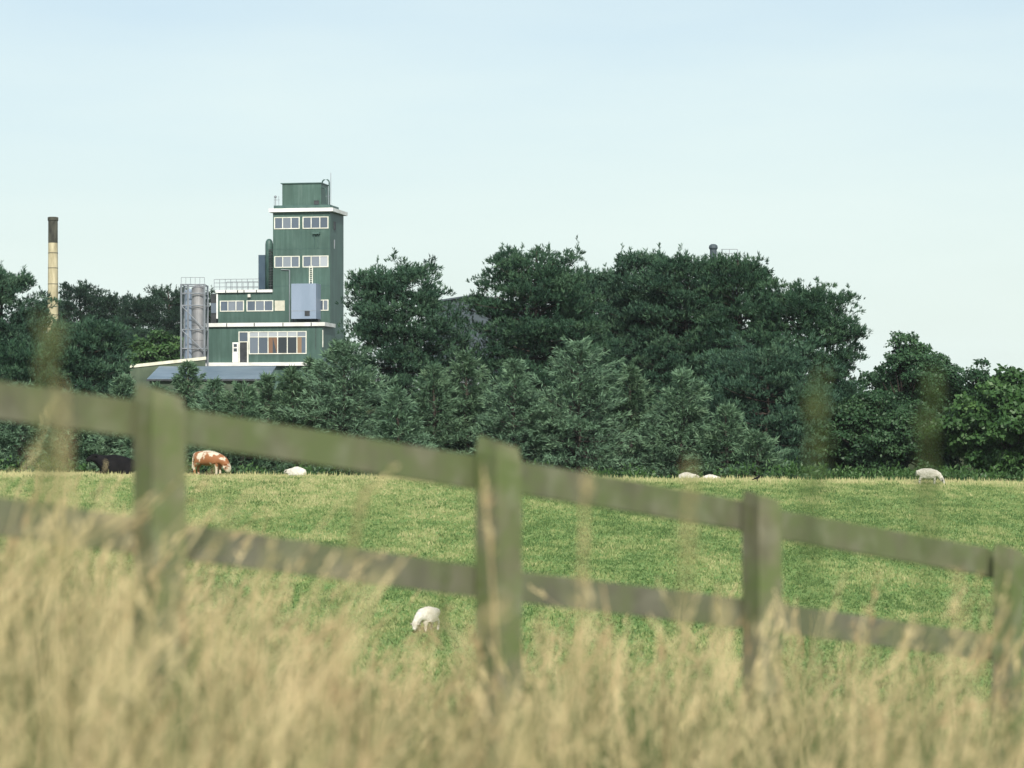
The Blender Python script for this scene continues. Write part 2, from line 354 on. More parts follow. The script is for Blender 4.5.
def tallgrass():
    mb = MB()
    def scatter(n, y0, y1, pw=1.25):
        y = (RNG.uniform(y0**pw, y1**pw, n)) ** (1 / pw)
        x = RNG.uniform(-1, 1, n) * (0.185 * y + 0.9)
        return x, y
    def hscale(x, y):
        """local full height of the sward: tallest on the left, thinner round the second post"""
        u = np.clip(x / (0.18 * y), -1.3, 1.3)
        line = np.interp(u, [-1.3, -1, -0.7, -0.4, -0.16, 0.1, 0.5, 1.3], [0.002, -0.006, -0.022, -0.044, -0.074, -0.054, -0.052, -0.048])
        cap = line * y - ground(x, y)
        clump = fbm(x * 1.3 + 11, y * 1.3 + 4, 3)
        return np.clip(cap, 0.35, 1.0) * (0.46 + 0.84 * clump)
    def held(h, x, y, over):
        u = np.clip(x / (0.18 * y), -1.3, 1.3)
        return np.minimum(h, (np.interp(u, [-1.3, -0.7, -0.28, -0.08, 0.1, 1.3], [0.004, -0.012, -0.056, -0.068, -0.046, -0.040]) * y - ground(x, y)) * (1 + over * sst(3.5, 7, y)))
    # leaf blades
    n = 15000
    x, y = scatter(n, 2.0, 17.5)
    base = np.stack([x, y, ground(x, y) - 0.02], -1)
    cl = fbm(x * 0.9 + 31, y * 0.9 + 2, 3)
    tint = np.clip(0.34 + (cl - 0.5) * 3.2 + RNG.normal(0, 0.2, n), 0, 0.9)
    h = held(hscale(x, y) * RNG.uniform(0.42, 0.92, n), x, y, 0.1)
    kp = (fbm(x * 2.4 + 7, y * 2.4 + 19, 2) + RNG.normal(0, 0.06, n)) > 0.47
    base, h, tint, n = base[kp], h[kp], tint[kp], int(kp.sum())
    strip_blades(mb, base, h, np.abs(RNG.normal(0.35, 0.3, n)), RNG.uniform(0, 6.283, n), RNG.uniform(0.005, 0.013, n), tint)
    # flowering stems
    n = 2700
    x, y = scatter(n, 2.3, 16.5)
    base = np.stack([x, y, ground(x, y) - 0.02], -1)
    h = held(hscale(x, y) * RNG.uniform(0.62, 1.16, n), x, y, 0.2) * (1 - 0.1 * RNG.random(n))
    tint = np.clip(0.66 + RNG.normal(0, 0.14, n), 0.2, 1)
    az = RNG.normal(0.3, 1.3, n)
    C = strip_blades(mb, base, h, np.abs(RNG.normal(0.22, 0.2, n)), az, RNG.uniform(0.003, 0.006, n), tint, segs=5, taper=0.5)
    # tufts of coarse leaves, each of one tone
    for k in range(230):
        yk = RNG.uniform(2.3, 10); xk = RNG.uniform(-1, 1) * (0.185 * yk + 0.5)
        m_ = int(RNG.integers(12, 30))
        xs, ys = xk + RNG.normal(0, 0.05, m_), yk + RNG.normal(0, 0.05, m_)
        strip_blades(mb, np.stack([xs, ys, ground(xs, ys) - 0.02], -1), float(hscale(np.array([xk]), np.array([yk]))[0]) * RNG.uniform(0.45, 0.85, m_), np.abs(RNG.normal(0.4, 0.25, m_)), RNG.uniform(0, 6.28, m_), RNG.uniform(0.006, 0.013, m_), np.clip(RNG.choice([0.05, 0.2, 0.6, 0.75, 0.95], p=[.24, .2, .18, .22, .16]) + RNG.normal(0, 0.06, m_), 0, 1), segs=5)
    # long bent straws
    nl = 900
    xl, yl = scatter(nl, 2.2, 13)
    bl = np.stack([xl, yl, ground(xl, yl) - 0.02], -1)
    strip_blades(mb, bl, held(hscale(xl, yl) * RNG.uniform(0.7, 1.12, nl), xl, yl, 0.15) * RNG.uniform(0.70, 0.98, nl), np.abs(RNG.normal(0.38, 0.28, nl)), RNG.normal(0.2, 0.9, nl), RNG.uniform(0.006, 0.013, nl), np.clip(RNG.choice([0.78, 0.66, 0.25, 0.95], nl, p=[.45, .25, .18, .12]) + RNG.normal(0, 0.05, nl), 0, 1), segs=7, curl=1.0, taper=0.3)
    tip = C[:, -1]; d = norm(C[:, -1] - C[:, -2])
    K = 14
    s = np.linspace(0, 1, K)
    hl = RNG.uniform(0.10, 0.20, n)
    P = tip[:, None] - d[:, None] * (s[None, :, None] * hl[:, None, None])
    spread = RNG.uniform(0.10, 0.38, n)
    D = norm(d[:, None] + RNG.normal(0, 1, (n, K, 3)) * spread[:, None, None])
    L = (0.018 + 0.03 * s[None] * RNG.uniform(0.6, 1.4, (n, 1))) * np.ones((n, K))
    mb.blades(P.reshape(-1, 3), D.reshape(-1, 3), L.ravel(), np.full(n * K, 0.007), np.repeat(np.clip(tint + 0.1, 0, 1), K))
    setp(mb.build('tall_grass', M['dry']), 'tall dry straw coloured grass in front of and around the fence', 'grass', kind='stuff')
tallgrass()

def stalk(px, py, d, label, lean=0.0, tint=0.62, head=0.24, hw=0.02, hd=3.0):
    """one tall grass stalk with a plume, tip at the given place"""
    tip = W(px, py, d)
    bx = tip[0] - lean
    z0 = float(ground(bx, d)) - 0.02
    o = empty('grass_stalk', (bx, d, z0), 0, label, 'grass stalk', 'single tall grass stalks in the foreground')
    H = tip[2] - z0
    t = np.linspace(0, 1, 9)
    P = np.stack([lean * t**2, 0.03 * np.sin(t * 3), H * t], -1)
    mb = MB(); mb.tube(P, 0.0036 - 0.0016 * t, 4, tint); mb.build('stem', M['dry'], o)
    mb = MB()
    n = 46
    s = RNG.random(n)
    base = P[-1] + (P[-2] - P[-1]) / np.linalg.norm(P[-2] - P[-1]) * (s * head)[:, None]
    w = 0.40 * hw * np.sin(np.clip(s, 0.04, 0.96) * math.pi) ** 0.6
    base = base + RNG.normal(0, 0.45, (n, 3)) * w[:, None]
    D = norm(np.array([lean / H, 0, 1.0]) + RNG.normal(0, 0.45, (n, 3)))
    mb.blades(base, D, RNG.uniform(0.012, 0.03, n), np.full(n, 0.006), np.clip(tint + RNG.normal(0, 0.1, n), 0, 1))
    mb.build('seed_head', M['dry'], o)
    mb = MB()
    for k in range(3):
        z = H * (0.15 + 0.15 * k); a = RNG.uniform(0, 6.28)
        strip_blades(mb, np.array([[lean * (z / H)**2, 0, z]]), np.array([0.3]), np.array([0.5]), np.array([a]), np.array([0.008]), np.array([tint * 0.8]))
    mb.build('leaf', M['dry'], o)
for a in [(47, 330, 2.6, 'tall brownish out of focus grass stalk crossing the base of the chimney', 0.02, 0.3, 0.17, 0.022),
          (62, 400, 3.2, 'pale tall stalk rising across the top rail left of the first post', 0.0, 0.55, 0.2, 0.018),
          (818, 385, 2.8, 'tall faint stalk standing before the dark pines right of the third post', 0.02, 0.16, 0.2, 0.022),
          (932, 368, 2.8, 'tall greyish stalk standing before the round leafy tree', 0.01, 0.2, 0.2, 0.024),
          (586, 478, 4.6, 'straight pale stalk crossing both rails right of the second post', 0.02, 0.7, 0.22, 0.012),
          (366, 486, 4.8, 'pale stalk leaning right left of the second post', 0.12, 0.5, 0.14, 0.012),
          (483, 470, 6.4, 'pinkish dry stalk standing against the left face of the second post', -0.05, 0.85, 0.2, 0.012),
          (446, 560, 6.0, 'dark seed head standing left of the second post over the near sheep', 0.02, 0.22, 0.16, 0.02),
          (1010, 600, 6.2, 'golden stalk leaning right across the last post', 0.22, 0.75, 0.2, 0.012),
          (690, 470, 3.6, 'faint tall stalk between the second and third posts', 0.02, 0.5, 0.18, 0.016),
          (960, 575, 5.0, 'golden upright stalk left of the last post', 0.02, 0.8, 0.2, 0.014)]:
    stalk(*a)

# ----------------------------------------------------------------------------- wooden fence
fence = empty('wooden_fence', (-1.05, 8.4, float(ground(-1.05, 8.4))), 0, 'weathered green tinged post and rail fence running downhill through the tall grass', 'fence')
fo = np.array(fence.location)
posts = [(-262, 338, 7.40), (160, 386, 8.40), (499, 438, 9.41), (764, 492, 10.42), (1004, 544, 11.42), (1182, 584, 12.43)]
tops = [W(*p) for p in posts]
for k, tp in enumerate(tops):
    z0 = float(ground(tp[0], tp[1])) - 0.3
    a = R(45 + [3, -8, -5, -13, 2, 0][k]); s = [0.056, 0.056, 0.054, 0.052, 0.044, 0.054][k]
    ring = [(-s, -s), (s, -s), (s, s), (-s, s)]
    rot = lambda p: (p[0] * math.cos(a) - p[1] * math.sin(a), p[0] * math.sin(a) + p[1] * math.cos(a))
    lo = []; md = []; hi = []
    lean = RNG.normal(0, 0.012, 2)
    for (u, v) in ring:
        x, y = rot((u * 1.04, v * 1.04)); lo.append((tp[0] + x, tp[1] + y, z0))
        x, y = rot((u, v)); md.append((tp[0] + x + lean[0], tp[1] + y + lean[1], tp[2] - 0.06 - 0.25 * x))
        x, y = rot((u * 0.86, v * 0.86)); hi.append((tp[0] + x + lean[0], tp[1] + y + lean[1], tp[2] - 0.012 - 0.32 * x))
    mb = MB(); V = np.array(lo + md + hi) - fo
    fs = [(3, 2, 1, 0), (8, 9, 10, 11)]
    for r in (0, 4):
        for i in range(4): fs.append((r + i, r + (i + 1) % 4, r + 4 + (i + 1) % 4, r + 4 + i))
    mb.add(V, np.array(fs)); mb.build('post', M['post'], fence)
railpx = {0: [(-262, 341, 384), (148, 403, 439), (490, 456, 489), (757, 504, 533), (997, 548, 576), (1180, 582, 608)],
          1: [(-262, 460, 502), (148, 518, 554), (490, 567, 598), (757, 600, 629), (997, 636, 662), (1180, 666, 690)]}
fd = norm(np.array([3.0, 3.0, 0])); back = np.array([-fd[1], fd[0], 0])
for r in (0, 1):
    for k in range(5):
        ends = []
        for e in (k, k + 1):
            px, y0, y1 = railpx[r][e]
            d = posts[e][2]
            c = np.array([tops[e][0], tops[e][1], 0]) + back * 0.095
            zt = (YH - y0) * d / F; zb = (YH - y1) * d / F
            sg = -1 if e == k else 1
            c = c - fd * 0.004 * sg
            ends.append((c, zb, zt))
        V = []
        jit = RNG.normal(0, 0.004, 4)
        for (dz) in (0, 1):
            for (e, off) in ((0, -0.02), (1, -0.02), (1, 0.02), (0, 0.02)):
                c, zb, zt = ends[e]
                V.append(c + back * off + np.array([0, 0, (zt if dz else zb) + jit[e]]))
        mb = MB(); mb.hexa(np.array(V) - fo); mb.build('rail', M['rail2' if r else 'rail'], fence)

# ----------------------------------------------------------------------------- trees
def trunk_mesh(mb, H, r0, lean, top=0.97):
    t = np.linspace(0, 1, 8)
    P = np.stack([lean[0] * t**1.5, lean[1] * t**1.5, t * H * top], -1)
    P[1:-1, :2] += RNG.normal(0, r0 * 0.25, (6, 2))
    mb.tube(P, r0 * (1 - 0.9 * t) + 0.02, 7)
    return lambda tt: np.stack([np.interp(tt, t, P[:, i]) for i in range(3)], -1)

def tufts(mb, P, D, L, tint, K=9, spread=0.55, wid=0.13):
    n = len(P)
    if n == 0: return
    DD = norm(D[:, None] + RNG.normal(0, spread, (n, K, 3)))
    LL = L[:, None] * RNG.uniform(0.6, 1.1, (n, K))
    PP = P[:, None] + D[:, None] * (L[:, None, None] * RNG.uniform(-0.25, 0.35, (n, K, 1)))
    tt = np.clip(tint[:, None] + RNG.normal(0, 0.12, (n, K)), 0, 1)
    mb.blades(PP.reshape(-1, 3), DD.reshape(-1, 3), LL.ravel(), (LL * RNG.uniform(0.7, 1.3, (n, K))).ravel() * wid / 0.5 * 0.5, tt.ravel())

def conifer(name, px, top_py, d, half_px, label, mat_key, kind, group, base_t=0.08, dens=1.0, seed=None, lean=0.0):
    global RNG
    keep = RNG
    RNG = np.random.default_rng(seed if seed is not None else int(px * 7 + d * 13 + top_py * 3))
    tp = W(px, top_py, d)
    z0 = float(ground(tp[0], d)) - 0.1
    H = tp[2] - z0; Rm = half_px * d / F
    root = empty(name, (tp[0], d, z0), 0, label, 'tree', group)
    tb = MB(); fb = MB()
    axis = trunk_mesh(tb, H, 0.02 * H + 0.05, np.array([lean * H, 0]))
    ph = RNG.uniform(0, 6.28, 4)
    spruce = kind == 'spruce'
    step = (0.30 if spruce else 0.40)
    zs = np.arange(base_t * H, H * (0.985 if spruce else 0.905 if kind == 'pine' else 0.90), step)
    P_, D_, L_, T_ = [], [], [], []
    for z in zs:
        t = max(0.0, (z / H - base_t) / (1 - base_t))
        if spruce:
            env = (1 - t) ** 0.80 * 0.98 + 0.02
            nb = 9 if t < 0.7 else 6
        elif kind == 'dome':
            env = math.sqrt(max(0.0, 1 - t ** 2.3)) + 0.03
            nb = 8
        elif kind == 'round':
            env = math.sqrt(max(0.0, 1 - (abs(t - 0.36) / 0.645) ** 2.4)) + 0.05
            nb = 7
        else:
            env = min(1, (0.70 + 1.2 * t)) * (1 - t ** 2.6) ** 0.8 + 0.04
            nb = 7
        for b_ in range(nb):
            az = RNG.uniform(0, 6.283)
            lobe = 1 + 0.11 * math.sin(2 * az + ph[0] + t * 5) + 0.11 * math.sin(3 * az + ph[1] - t * 9) + 0.08 * math.sin(az + ph[2] + t * 14)
            l = Rm * env * lobe * (RNG.uniform(0.82, 1.04) if not spruce else RNG.uniform(0.70, 1.12))
            if spruce:
                el = R(8 - 22 * (1 - t) + 40 * t * t + RNG.normal(0, 5)); up = 0.22
            else:
                el = R(-4 + (34 if kind == 'pine' else 20) * t * t + RNG.normal(0, 6)); up = 0.14
            c = axis(z / (H * 0.97) if z / (H * 0.97) < 1 else 1.0)
            rd = np.array([math.cos(az), math.sin(az), 0])
            s = np.linspace(0, 1, 5)
            if l > 0.5:
                path = c + (s * l)[:, None] * rd * math.cos(el) + np.stack([0 * s, 0 * s, l * (s * math.sin(el) + up * s * s)], -1)
                tb.tube(path, (0.010 * l + 0.008) * (1 - 0.85 * s), 3, caps=False)
            lat = np.cross(rd, [0, 0, 1.0])
            if spruce:
                n = int(max(5, (3 + l * 6.5) * dens))
                ss = 1 - RNG.random(n) ** 1.5 * 0.75
                off = RNG.uniform(-1, 1, n) * l * 0.46 * (1.15 - ss * 0.75)
                pos = c + (ss * l)[:, None] * rd * math.cos(el) + off[:, None] * lat + np.stack([0 * ss, 0 * ss, l * (ss * math.sin(el) + up * ss * ss) - 0.10 * np.abs(off)], -1)
                pos[:, 2] += RNG.normal(0, 0.06, n)
                dr = rd * 0.9 + lat * (np.sign(off) * RNG.random(n) * 0.8)[:, None] + RNG.normal(0, 0.2, (n, 3))
                dr[:, 2] += 0.3 * t + 0.12
                L = RNG.uniform(0.28, 0.50, n)
                tb_ = np.full(n, RNG.normal(0.5, 0.16)) + (ss - 0.7) * 0.35
            else:
                npd = max(1, int(round(0.9 + l * 1.2 * dens)))
                sp = np.clip(1 - np.arange(npd) / max(npd, 1) * 0.72 + RNG.normal(0, 0.05, npd), 0.15, 1.02)
                of = RNG.uniform(-1, 1, npd) * l * 0.42 * (1.2 - sp * 0.7)
                pc = c + (sp * l)[:, None] * rd * math.cos(el) + of[:, None] * lat + np.stack([0 * sp, 0 * sp, l * (sp * math.sin(el) + up * sp * sp)], -1)
                rp = RNG.uniform(0.45, 0.85, npd)
                kt = 17
                th = RNG.uniform(0, 6.283, (npd, kt)); ur = np.sqrt(RNG.random((npd, kt)))
                pos = pc[:, None] + np.stack([np.cos(th) * ur, np.sin(th) * ur, 0.55 * (1 - ur ** 2)], -1) * rp[:, None, None] + RNG.normal(0, 0.05, (npd, kt, 3))
                dr = rd * 0.35 + np.array([0, 0, 0.9]) + np.stack([np.cos(th) * ur, np.sin(th) * ur, 0 * ur], -1) * 0.6 + RNG.normal(0, 0.2, (npd, kt, 3))
                pos = pos.reshape(-1, 3); dr = dr.reshape(-1, 3)
                ld = np.nonzero((sp > 0.6) & (RNG.random(npd) < 0.22))[0]
                if len(ld):
                    hh = np.linspace(0.2, 0.9, 6)
                    lp = pc[ld][:, None] + np.array([0, 0, 1.0]) * (hh[None, :, None] * RNG.uniform(0.7, 1.25, (len(ld), 1, 1)))
                    lp = lp + RNG.normal(0, 0.05, lp.shape)
                    lv = np.array([0, 0, 1.0]) + RNG.normal(0, 0.16, lp.shape)
                    pos = np.concatenate([pos, lp.reshape(-1, 3)]); dr = np.concatenate([dr, lv.reshape(-1, 3)])
                n = len(pos)
                L = RNG.uniform(0.20, 0.40, n)
                tb_ = np.concatenate([np.repeat(RNG.normal(0.5, 0.27, npd), kt), np.full(n - npd * kt, 0.55)])
            P_.append(pos); D_.append(dr); L_.append(L)
            T_.append(tb_ + RNG.normal(0, 0.07, n))
    # leader shoots at the top
    tpz = axis(1.0)
    k = 10 if spruce else 26
    sd_ = 0.08 if spruce else 0.30
    P_.append(tpz + np.stack([RNG.normal(0, sd_, k), RNG.normal(0, sd_, k), -np.linspace(0, 1.3 if spruce else 0.13 * H, k)], -1))
    D_.append(np.array([0, 0, 1.0]) + RNG.normal(0, 0.2, (k, 3))); L_.append(np.full(k, 0.5)); T_.append(np.full(k, 0.55))
    tufts(fb, np.concatenate(P_), norm(np.concatenate(D_)), np.concatenate(L_), np.clip(np.concatenate(T_), 0, 1),
          K=8, spread=0.42, wid=0.16 if spruce else 0.20)
    tb.build('trunk', M['bark'], root, smooth=True)
    fb.build('crown', M[mat_key], root)
    RNG = keep
    return root

def broadleaf(px, top_py, d, half_px, label, mat_key, group, nclump=70, leaf=0.21, nl=470, cb=0.12, seed=None, name='broadleaf_tree'):
    global RNG
    keep = RNG
    RNG = np.random.default_rng(seed if seed is not None else int(px * 5 + d * 11 + top_py))
    tp = W(px, top_py, d)
    z0 = float(ground(tp[0], d)) - 0.1
    H = tp[2] - z0; Rm = half_px * d / F
    root = empty(name, (tp[0], d, z0), 0, label, 'tree', group)
    tb = MB(); fb = MB()
    axis = trunk_mesh(tb, H * 0.7, 0.022 * H + 0.05, RNG.normal(0, 0.03 * H, 2))
    zc = H * (cb + (1 - cb) * 0.5); hz = H * (1 - cb) * 0.5
    for k in range(nclump):
        u = norm(RNG.normal(size=3)); r = RNG.random() ** 0.4
        rc = RNG.uniform(0.55, 1.15) * min(1.0, Rm / 3.5)
        fx = 1 + 0.22 * math.sin(3 * math.atan2(u[1], u[0]) + px) + 0.15 * math.sin(5 * u[2] + d)
        c = np.array([u[0] * (Rm - rc * 0.6) * r * fx, u[1] * (Rm - rc * 0.6) * r * fx, zc + u[2] * (hz - rc * 0.8) * r])
        if k == 0: c = np.array([0, 0, H - rc * 0.8])
        a = axis(min(0.95, max(0.12, (c[2] * 0.55) / (H * 0.7))))
        s = np.linspace(0, 1, 4)[:, None]
        pth = a + (c - a) * s + np.array([0, 0, 0.5]) * (s * (1 - s))
        tb.tube(pth, (0.05 + 0.006 * H) * (1 - 0.8 * s[:, 0]), 4, caps=False)
        n = int(nl * (rc / 0.9) ** 2)
        v = norm(RNG.normal(size=(n, 3))); v[:, 2] = np.where(v[:, 2] < -0.3, -v[:, 2] * 0.5, v[:, 2]); v = norm(v)
        rr = rc * (0.55 + 0.45 * RNG.random(n) ** 0.5) * (1 + 0.25 * np.sin(4 * v[:, 0] + 5 * v[:, 2] + k))
        P = c + v * rr[:, None] * [1.15, 1.15, 0.8]
        D = norm(v * 0.3 + RNG.normal(0, 0.6, (n, 3)) + [0, 0, -0.35])
        bt = RNG.normal(0.5, 0.2)
        fb.blades(P, D, RNG.uniform(0.7, 1.3, n) * leaf, RNG.uniform(0.55, 0.9, n) * leaf, np.clip(bt + RNG.normal(0, 0.15, n), 0, 1), N=norm(v + RNG.normal(0, 0.5, (n, 3))))
    tb.build('trunk', M['bark'], root, smooth=True)
    fb.build('crown', M[mat_key], root)
    RNG = keep
    return root

GP = 'tall dark pines beyond the field'
GS = 'young spruces in front of the pines'
GB = 'trees behind the plant buildings'
GL = 'leafy trees at the right end of the wood'
PINES = [  # px, top, depth, half width px, label, shape, base
    (2, 264, 205, 60, 'big dark pine left of the chimney at the left edge', 'pine', 0.05),
    (-85, 285, 205, 60, 'dark pine beyond the left edge of view', 'pine', 0.05),
    (86, 318, 192, 42, 'lower dense pine just right of the chimney foot', 'round', 0.03),
    (30, 345, 188, 45, 'dense low pine filling the gap below the chimney', 'round', 0.03),
    (402, 263, 205, 62, 'isolated dark pine standing just right of the green tower', 'round', 0.08),
    (537, 244, 206, 76, 'tallest broad dark pine at the left end of the main clump', 'dome', 0.14),
    (600, 266, 222, 54, 'shaded pine between the tallest pine and its spiky neighbour', 'pine', 0.05),
    (642, 246, 214, 52, 'dark spiky pine right of the tallest broad pine', 'pine', 0.10),
    (686, 248, 210, 62, 'dark pine with a pointed crown just left of the domed vent', 'pine', 0.08),
    (738, 250, 208, 54, 'pine of middling height between the vent and the broad right pine', 'pine', 0.08),
    (799, 281, 204, 70, 'broad rounded pine at the right end of the main clump', 'dome', 0.06),
    (768, 352, 190, 64, 'lower layered pine in front of the broad right pine', 'round', 0.02),
    (590, 320, 224, 70, 'shaded pine low behind the main clump', 'round', 0.04),
    (690, 325, 222, 80, 'shaded lower pine filling behind the spruces', 'round', 0.04),
    (836, 388, 193, 36, 'lowest pine at the right foot of the main clump', 'round', 0.02),
]
for k, (px, ty, d, hw, lab, kd, bt) in enumerate(PINES):
    conifer('pine_tree', px, ty, d, hw, lab, 'pine', kd, GP, bt)
SPR = [
    (20, 385, 178, 52, 'young spruce under the top rail at the left edge'),
    (70, 392, 176, 46, 'young spruce seen under the rail left of the black cow'),
    (124, 376, 188, 44, 'spruce at the left foot of the sloping cream coping'),
    (158, 384, 186, 40, 'spruce against the left end of the blue shed roof'),
    (150, 398, 176, 48, 'small spruce behind the first fence post'),
    (188, 363, 182, 52, 'young spruce rising in front of the blue roofed shed'),
    (214, 382, 178, 46, 'spruce crossing the front edge of the blue shed roof'),
    (242, 384, 177, 48, 'small spruce below the open white door of the plant'),
    (268, 376, 183, 50, 'spruce at the right end of the blue shed roof'),
    (292, 371, 180, 50, 'bushy spruce below the long window of the plant'),
    (312, 360, 184, 54, 'spruce just left of the large pale spruce by the tower'),
    (344, 343, 180, 82, 'large pale spruce below the right corner of the tower'),
    (398, 390, 177, 48, 'low spruce at the foot of the isolated pine'),
    (434, 366, 182, 50, 'spruce below the right side of the isolated pine'),
    (466, 352, 184, 56, 'pointed spruce below the grey warehouse gap'),
    (514, 362, 180, 60, 'young spruce above the second fence post'),
    (578, 344, 181, 86, 'largest pale spruce in the middle of the row'),
    (630, 368, 185, 56, 'spruce tucked right of the largest pale spruce'),
    (682, 372, 180, 62, 'pointed pale spruce right of the middle of the row'),
    (726, 408, 177, 48, 'short spruce right of the pointed pale spruce'),
    (758, 434, 175, 42, 'lowest small spruce at the field edge above the third post'),
    (-40, 380, 180, 50, 'young spruce beyond the left edge of view'),
]
for k, (px, ty, d, hw, lab) in enumerate(SPR):
    conifer('spruce_tree', px, ty, d, hw, lab, 'spruce', 'spruce', GS, 0.02)
FAR = [
    (80, 280, 330, 26, 'far dark tree right beside the chimney'),
    (114, 292, 335, 22, 'far dark tree second right of the chimney'),
    (140, 294, 325, 22, 'far dark tree midway between chimney and steel tank'),
    (168, 285, 332, 26, 'far dark tree just left of the steel tank'),
    (196, 288, 340, 24, 'far dark tree behind the steel tank frame'),
    (40, 300, 325, 26, 'far dark tree behind the chimney shaft'),
    (124, 330, 312, 30, 'lower far tree below the skyline left of the shed'),
]
for (px, ty, d, hw, lab) in FAR:
    conifer('pine_tree', px, ty, d, hw, lab, 'fardark', 'round', GB, 0.02, dens=0.7)
broadleaf(158, 330, 300, 34, 'brighter green leafy tree left of the steel tank', 'leaf', GB, 50, 0.35, 220)
broadleaf(905, 331, 200, 46, 'round dark leafy tree with an uneven top right of the pines', 'leafdark', GL, 90)
broadleaf(930, 352, 204, 46, 'dark leafy tree leaning out behind the standing sheep', 'leafdark', GL, 70)
broadleaf(872, 388, 190, 52, 'low dark leafy tree at the field edge left of the standing sheep', 'leafdark', GL, 80, cb=0.0)
broadleaf(930, 408, 188, 36, 'dark leafy bush behind the standing sheep', 'leafdark', GL, 50, cb=0.0)
broadleaf(982, 358, 202, 40, 'leafy tree behind the bright leafy tree at the right', 'leafdark', GL, 60)
broadleaf(1012, 366, 184, 68, 'bright green big leaved tree at the right edge', 'leaf', GL, 130, 0.32, 330, cb=0.0)
broadleaf(1100, 352, 190, 60, 'leafy tree beyond the right edge of view', 'leaf', GL, 80, 0.32, cb=0.0)

def undergrowth():
    mb = MB(); nc = 1500
    d = RNG.uniform(171, 205, nc); x = RNG.uniform(-1, 1, nc) * (0.18 * d + 6)
    h = 0.5 + 1.1 * vnoise(x * 0.4, d * 0.3) + RNG.random(nc) * 0.3
    k = 45
    u = norm(RNG.normal(size=(nc, k, 3))); u[..., 2] = np.abs(u[..., 2])
    P = np.stack([x, d, ground(x, d)], -1)[:, None] + u * (h[:, None, None] * RNG.uniform(0.5, 1, (nc, k, 1))) * [0.9, 0.9, 1.0]
    D = norm(u + RNG.normal(0, 0.5, u.shape))
    t = np.clip(np.repeat(RNG.normal(0.5, 0.2, nc), k) + RNG.normal(0, 0.12, nc * k), 0, 1)
    mb.blades(P.reshape(-1, 3), D.reshape(-1, 3), RNG.uniform(0.18, 0.4, nc * k), RNG.uniform(0.07, 0.16, nc * k), t)
    setp(mb.build('undergrowth', M['leaf']), 'low green scrub along the foot of the trees', 'undergrowth', kind='stuff')
undergrowth()

# ----------------------------------------------------------------------------- the green plant building
DB = 280.0
TH = R(-11)
KX = F / DB * math.cos(R(15.3)); KV = F / DB * math.sin(R(15.3))
zb_ = lambda py: (YH - py) * DB / F
org = W(207, 0, DB)
ZG = float(ground(org[0], DB)) - 0.3
plant = empty('distillery_building', (org[0], DB, ZG), TH, 'dark green stepped industrial building with a tall tower and white roof edges', 'building')
U = lambda px, v=0.0: (px - 207 - KV * v) / KX
Z = lambda py, v=0.0: (YH - py) * (DB + 0.98 * v) / F - ZG
VT = 3.5
ZT = lambda py: Z(py, VT - 1.6)
u0, u1 = U(207), U(322)
tu0, tu1 = U(272.6, VT), U(330, VT)
mu0 = U(217, VT)
def part(name, m, boxes, parent=plant, tint=0.5):
    mb = MB()
    for bx in boxes: mb.box(*bx, tint=tint)
    return mb.build(name, m, parent)
part('lower_block', M['clad'], [((u0, 0, 0), (u1, VT + 5.3, Z(325.5)))])
part('tower', M['clad'], [((tu0, VT, Z(325.5) + 0.02), (tu1, VT + 5.3, ZT(211)))])
part('middle_block', M['clad'], [((mu0, VT + 0.01, Z(325.5) + 0.02), (tu0 - 0.01, VT + 5.2, ZT(291)))])
part('tower_base', M['clad'], [((u1 - 0.5, VT + 5.303, 0), (u1 - 0.15, VT + 5.5, Z(330)))])
part('roof_edge', M['white'], [((u0 - 0.25, -0.25, Z(327)), (u1 + 0.30, 0.10, Z(323.3))), ((u1 - 0.02, 0.103, Z(327.0)), (u1 + 0.30, VT + 0.4, Z(323.3)))])
part('roof_edge', M['white'], [((tu0 - 0.35, VT - 0.35, ZT(212)), (tu1 + 0.35, VT + 5.6, ZT(208.4)))])
part('roof_edge', M['white'], [((mu0 - 0.2, VT - 0.22, ZT(292)), (tu0 - 0.02, VT + 0.15, ZT(289.3)))])
part('roof_edge', M['white'], [((U(217, VT) - 0.16, VT - 0.05, ZT(318)), (U(217, VT) - 0.003, VT + 0.1, ZT(292.1)))])
part('floor_ledge', M['white'], [((u0 - 0.8, -0.5, Z(366.3)), (u1 - 0.35, 0.0 - 0.003, Z(362.8)))])
part('lower_roof', M['felt'], [((u0 + 0.02, 0.11, Z(325.5) + 0.004), (u1 - 0.03, VT - 0.01, Z(325.5) + 0.10))])
for p in (227, 254.5, 283, 311): part('drip_joint', M['dark'], [((U(p), -0.262, Z(326.8)), (U(p) + 0.1, -0.2505, Z(323.6)))])
for p in (225, 237, 243.5, 256): part('drip_joint', M['dark'], [((U(p, VT), VT - 0.232, ZT(292.4)), (U(p, VT) + 0.1, VT - 0.2205, ZT(289.6)))])
part('corner_post', M['dark'], [((u1 - 0.7, -0.02, Z(350)), (u1 - 0.65, -0.003, Z(328)))])
part('cladding_joint', M['teal'], [((tu0 + 0.01, VT - 0.02, ZT(py)), (tu1 - 0.01, VT - 0.003, ZT(py - 0.5))) for py in (249, 286)] + [((U(px, VT), VT - 0.018, ZT(297)), (U(px, VT) + 0.05, VT - 0.002, ZT(213))) for px in (300.6,)])

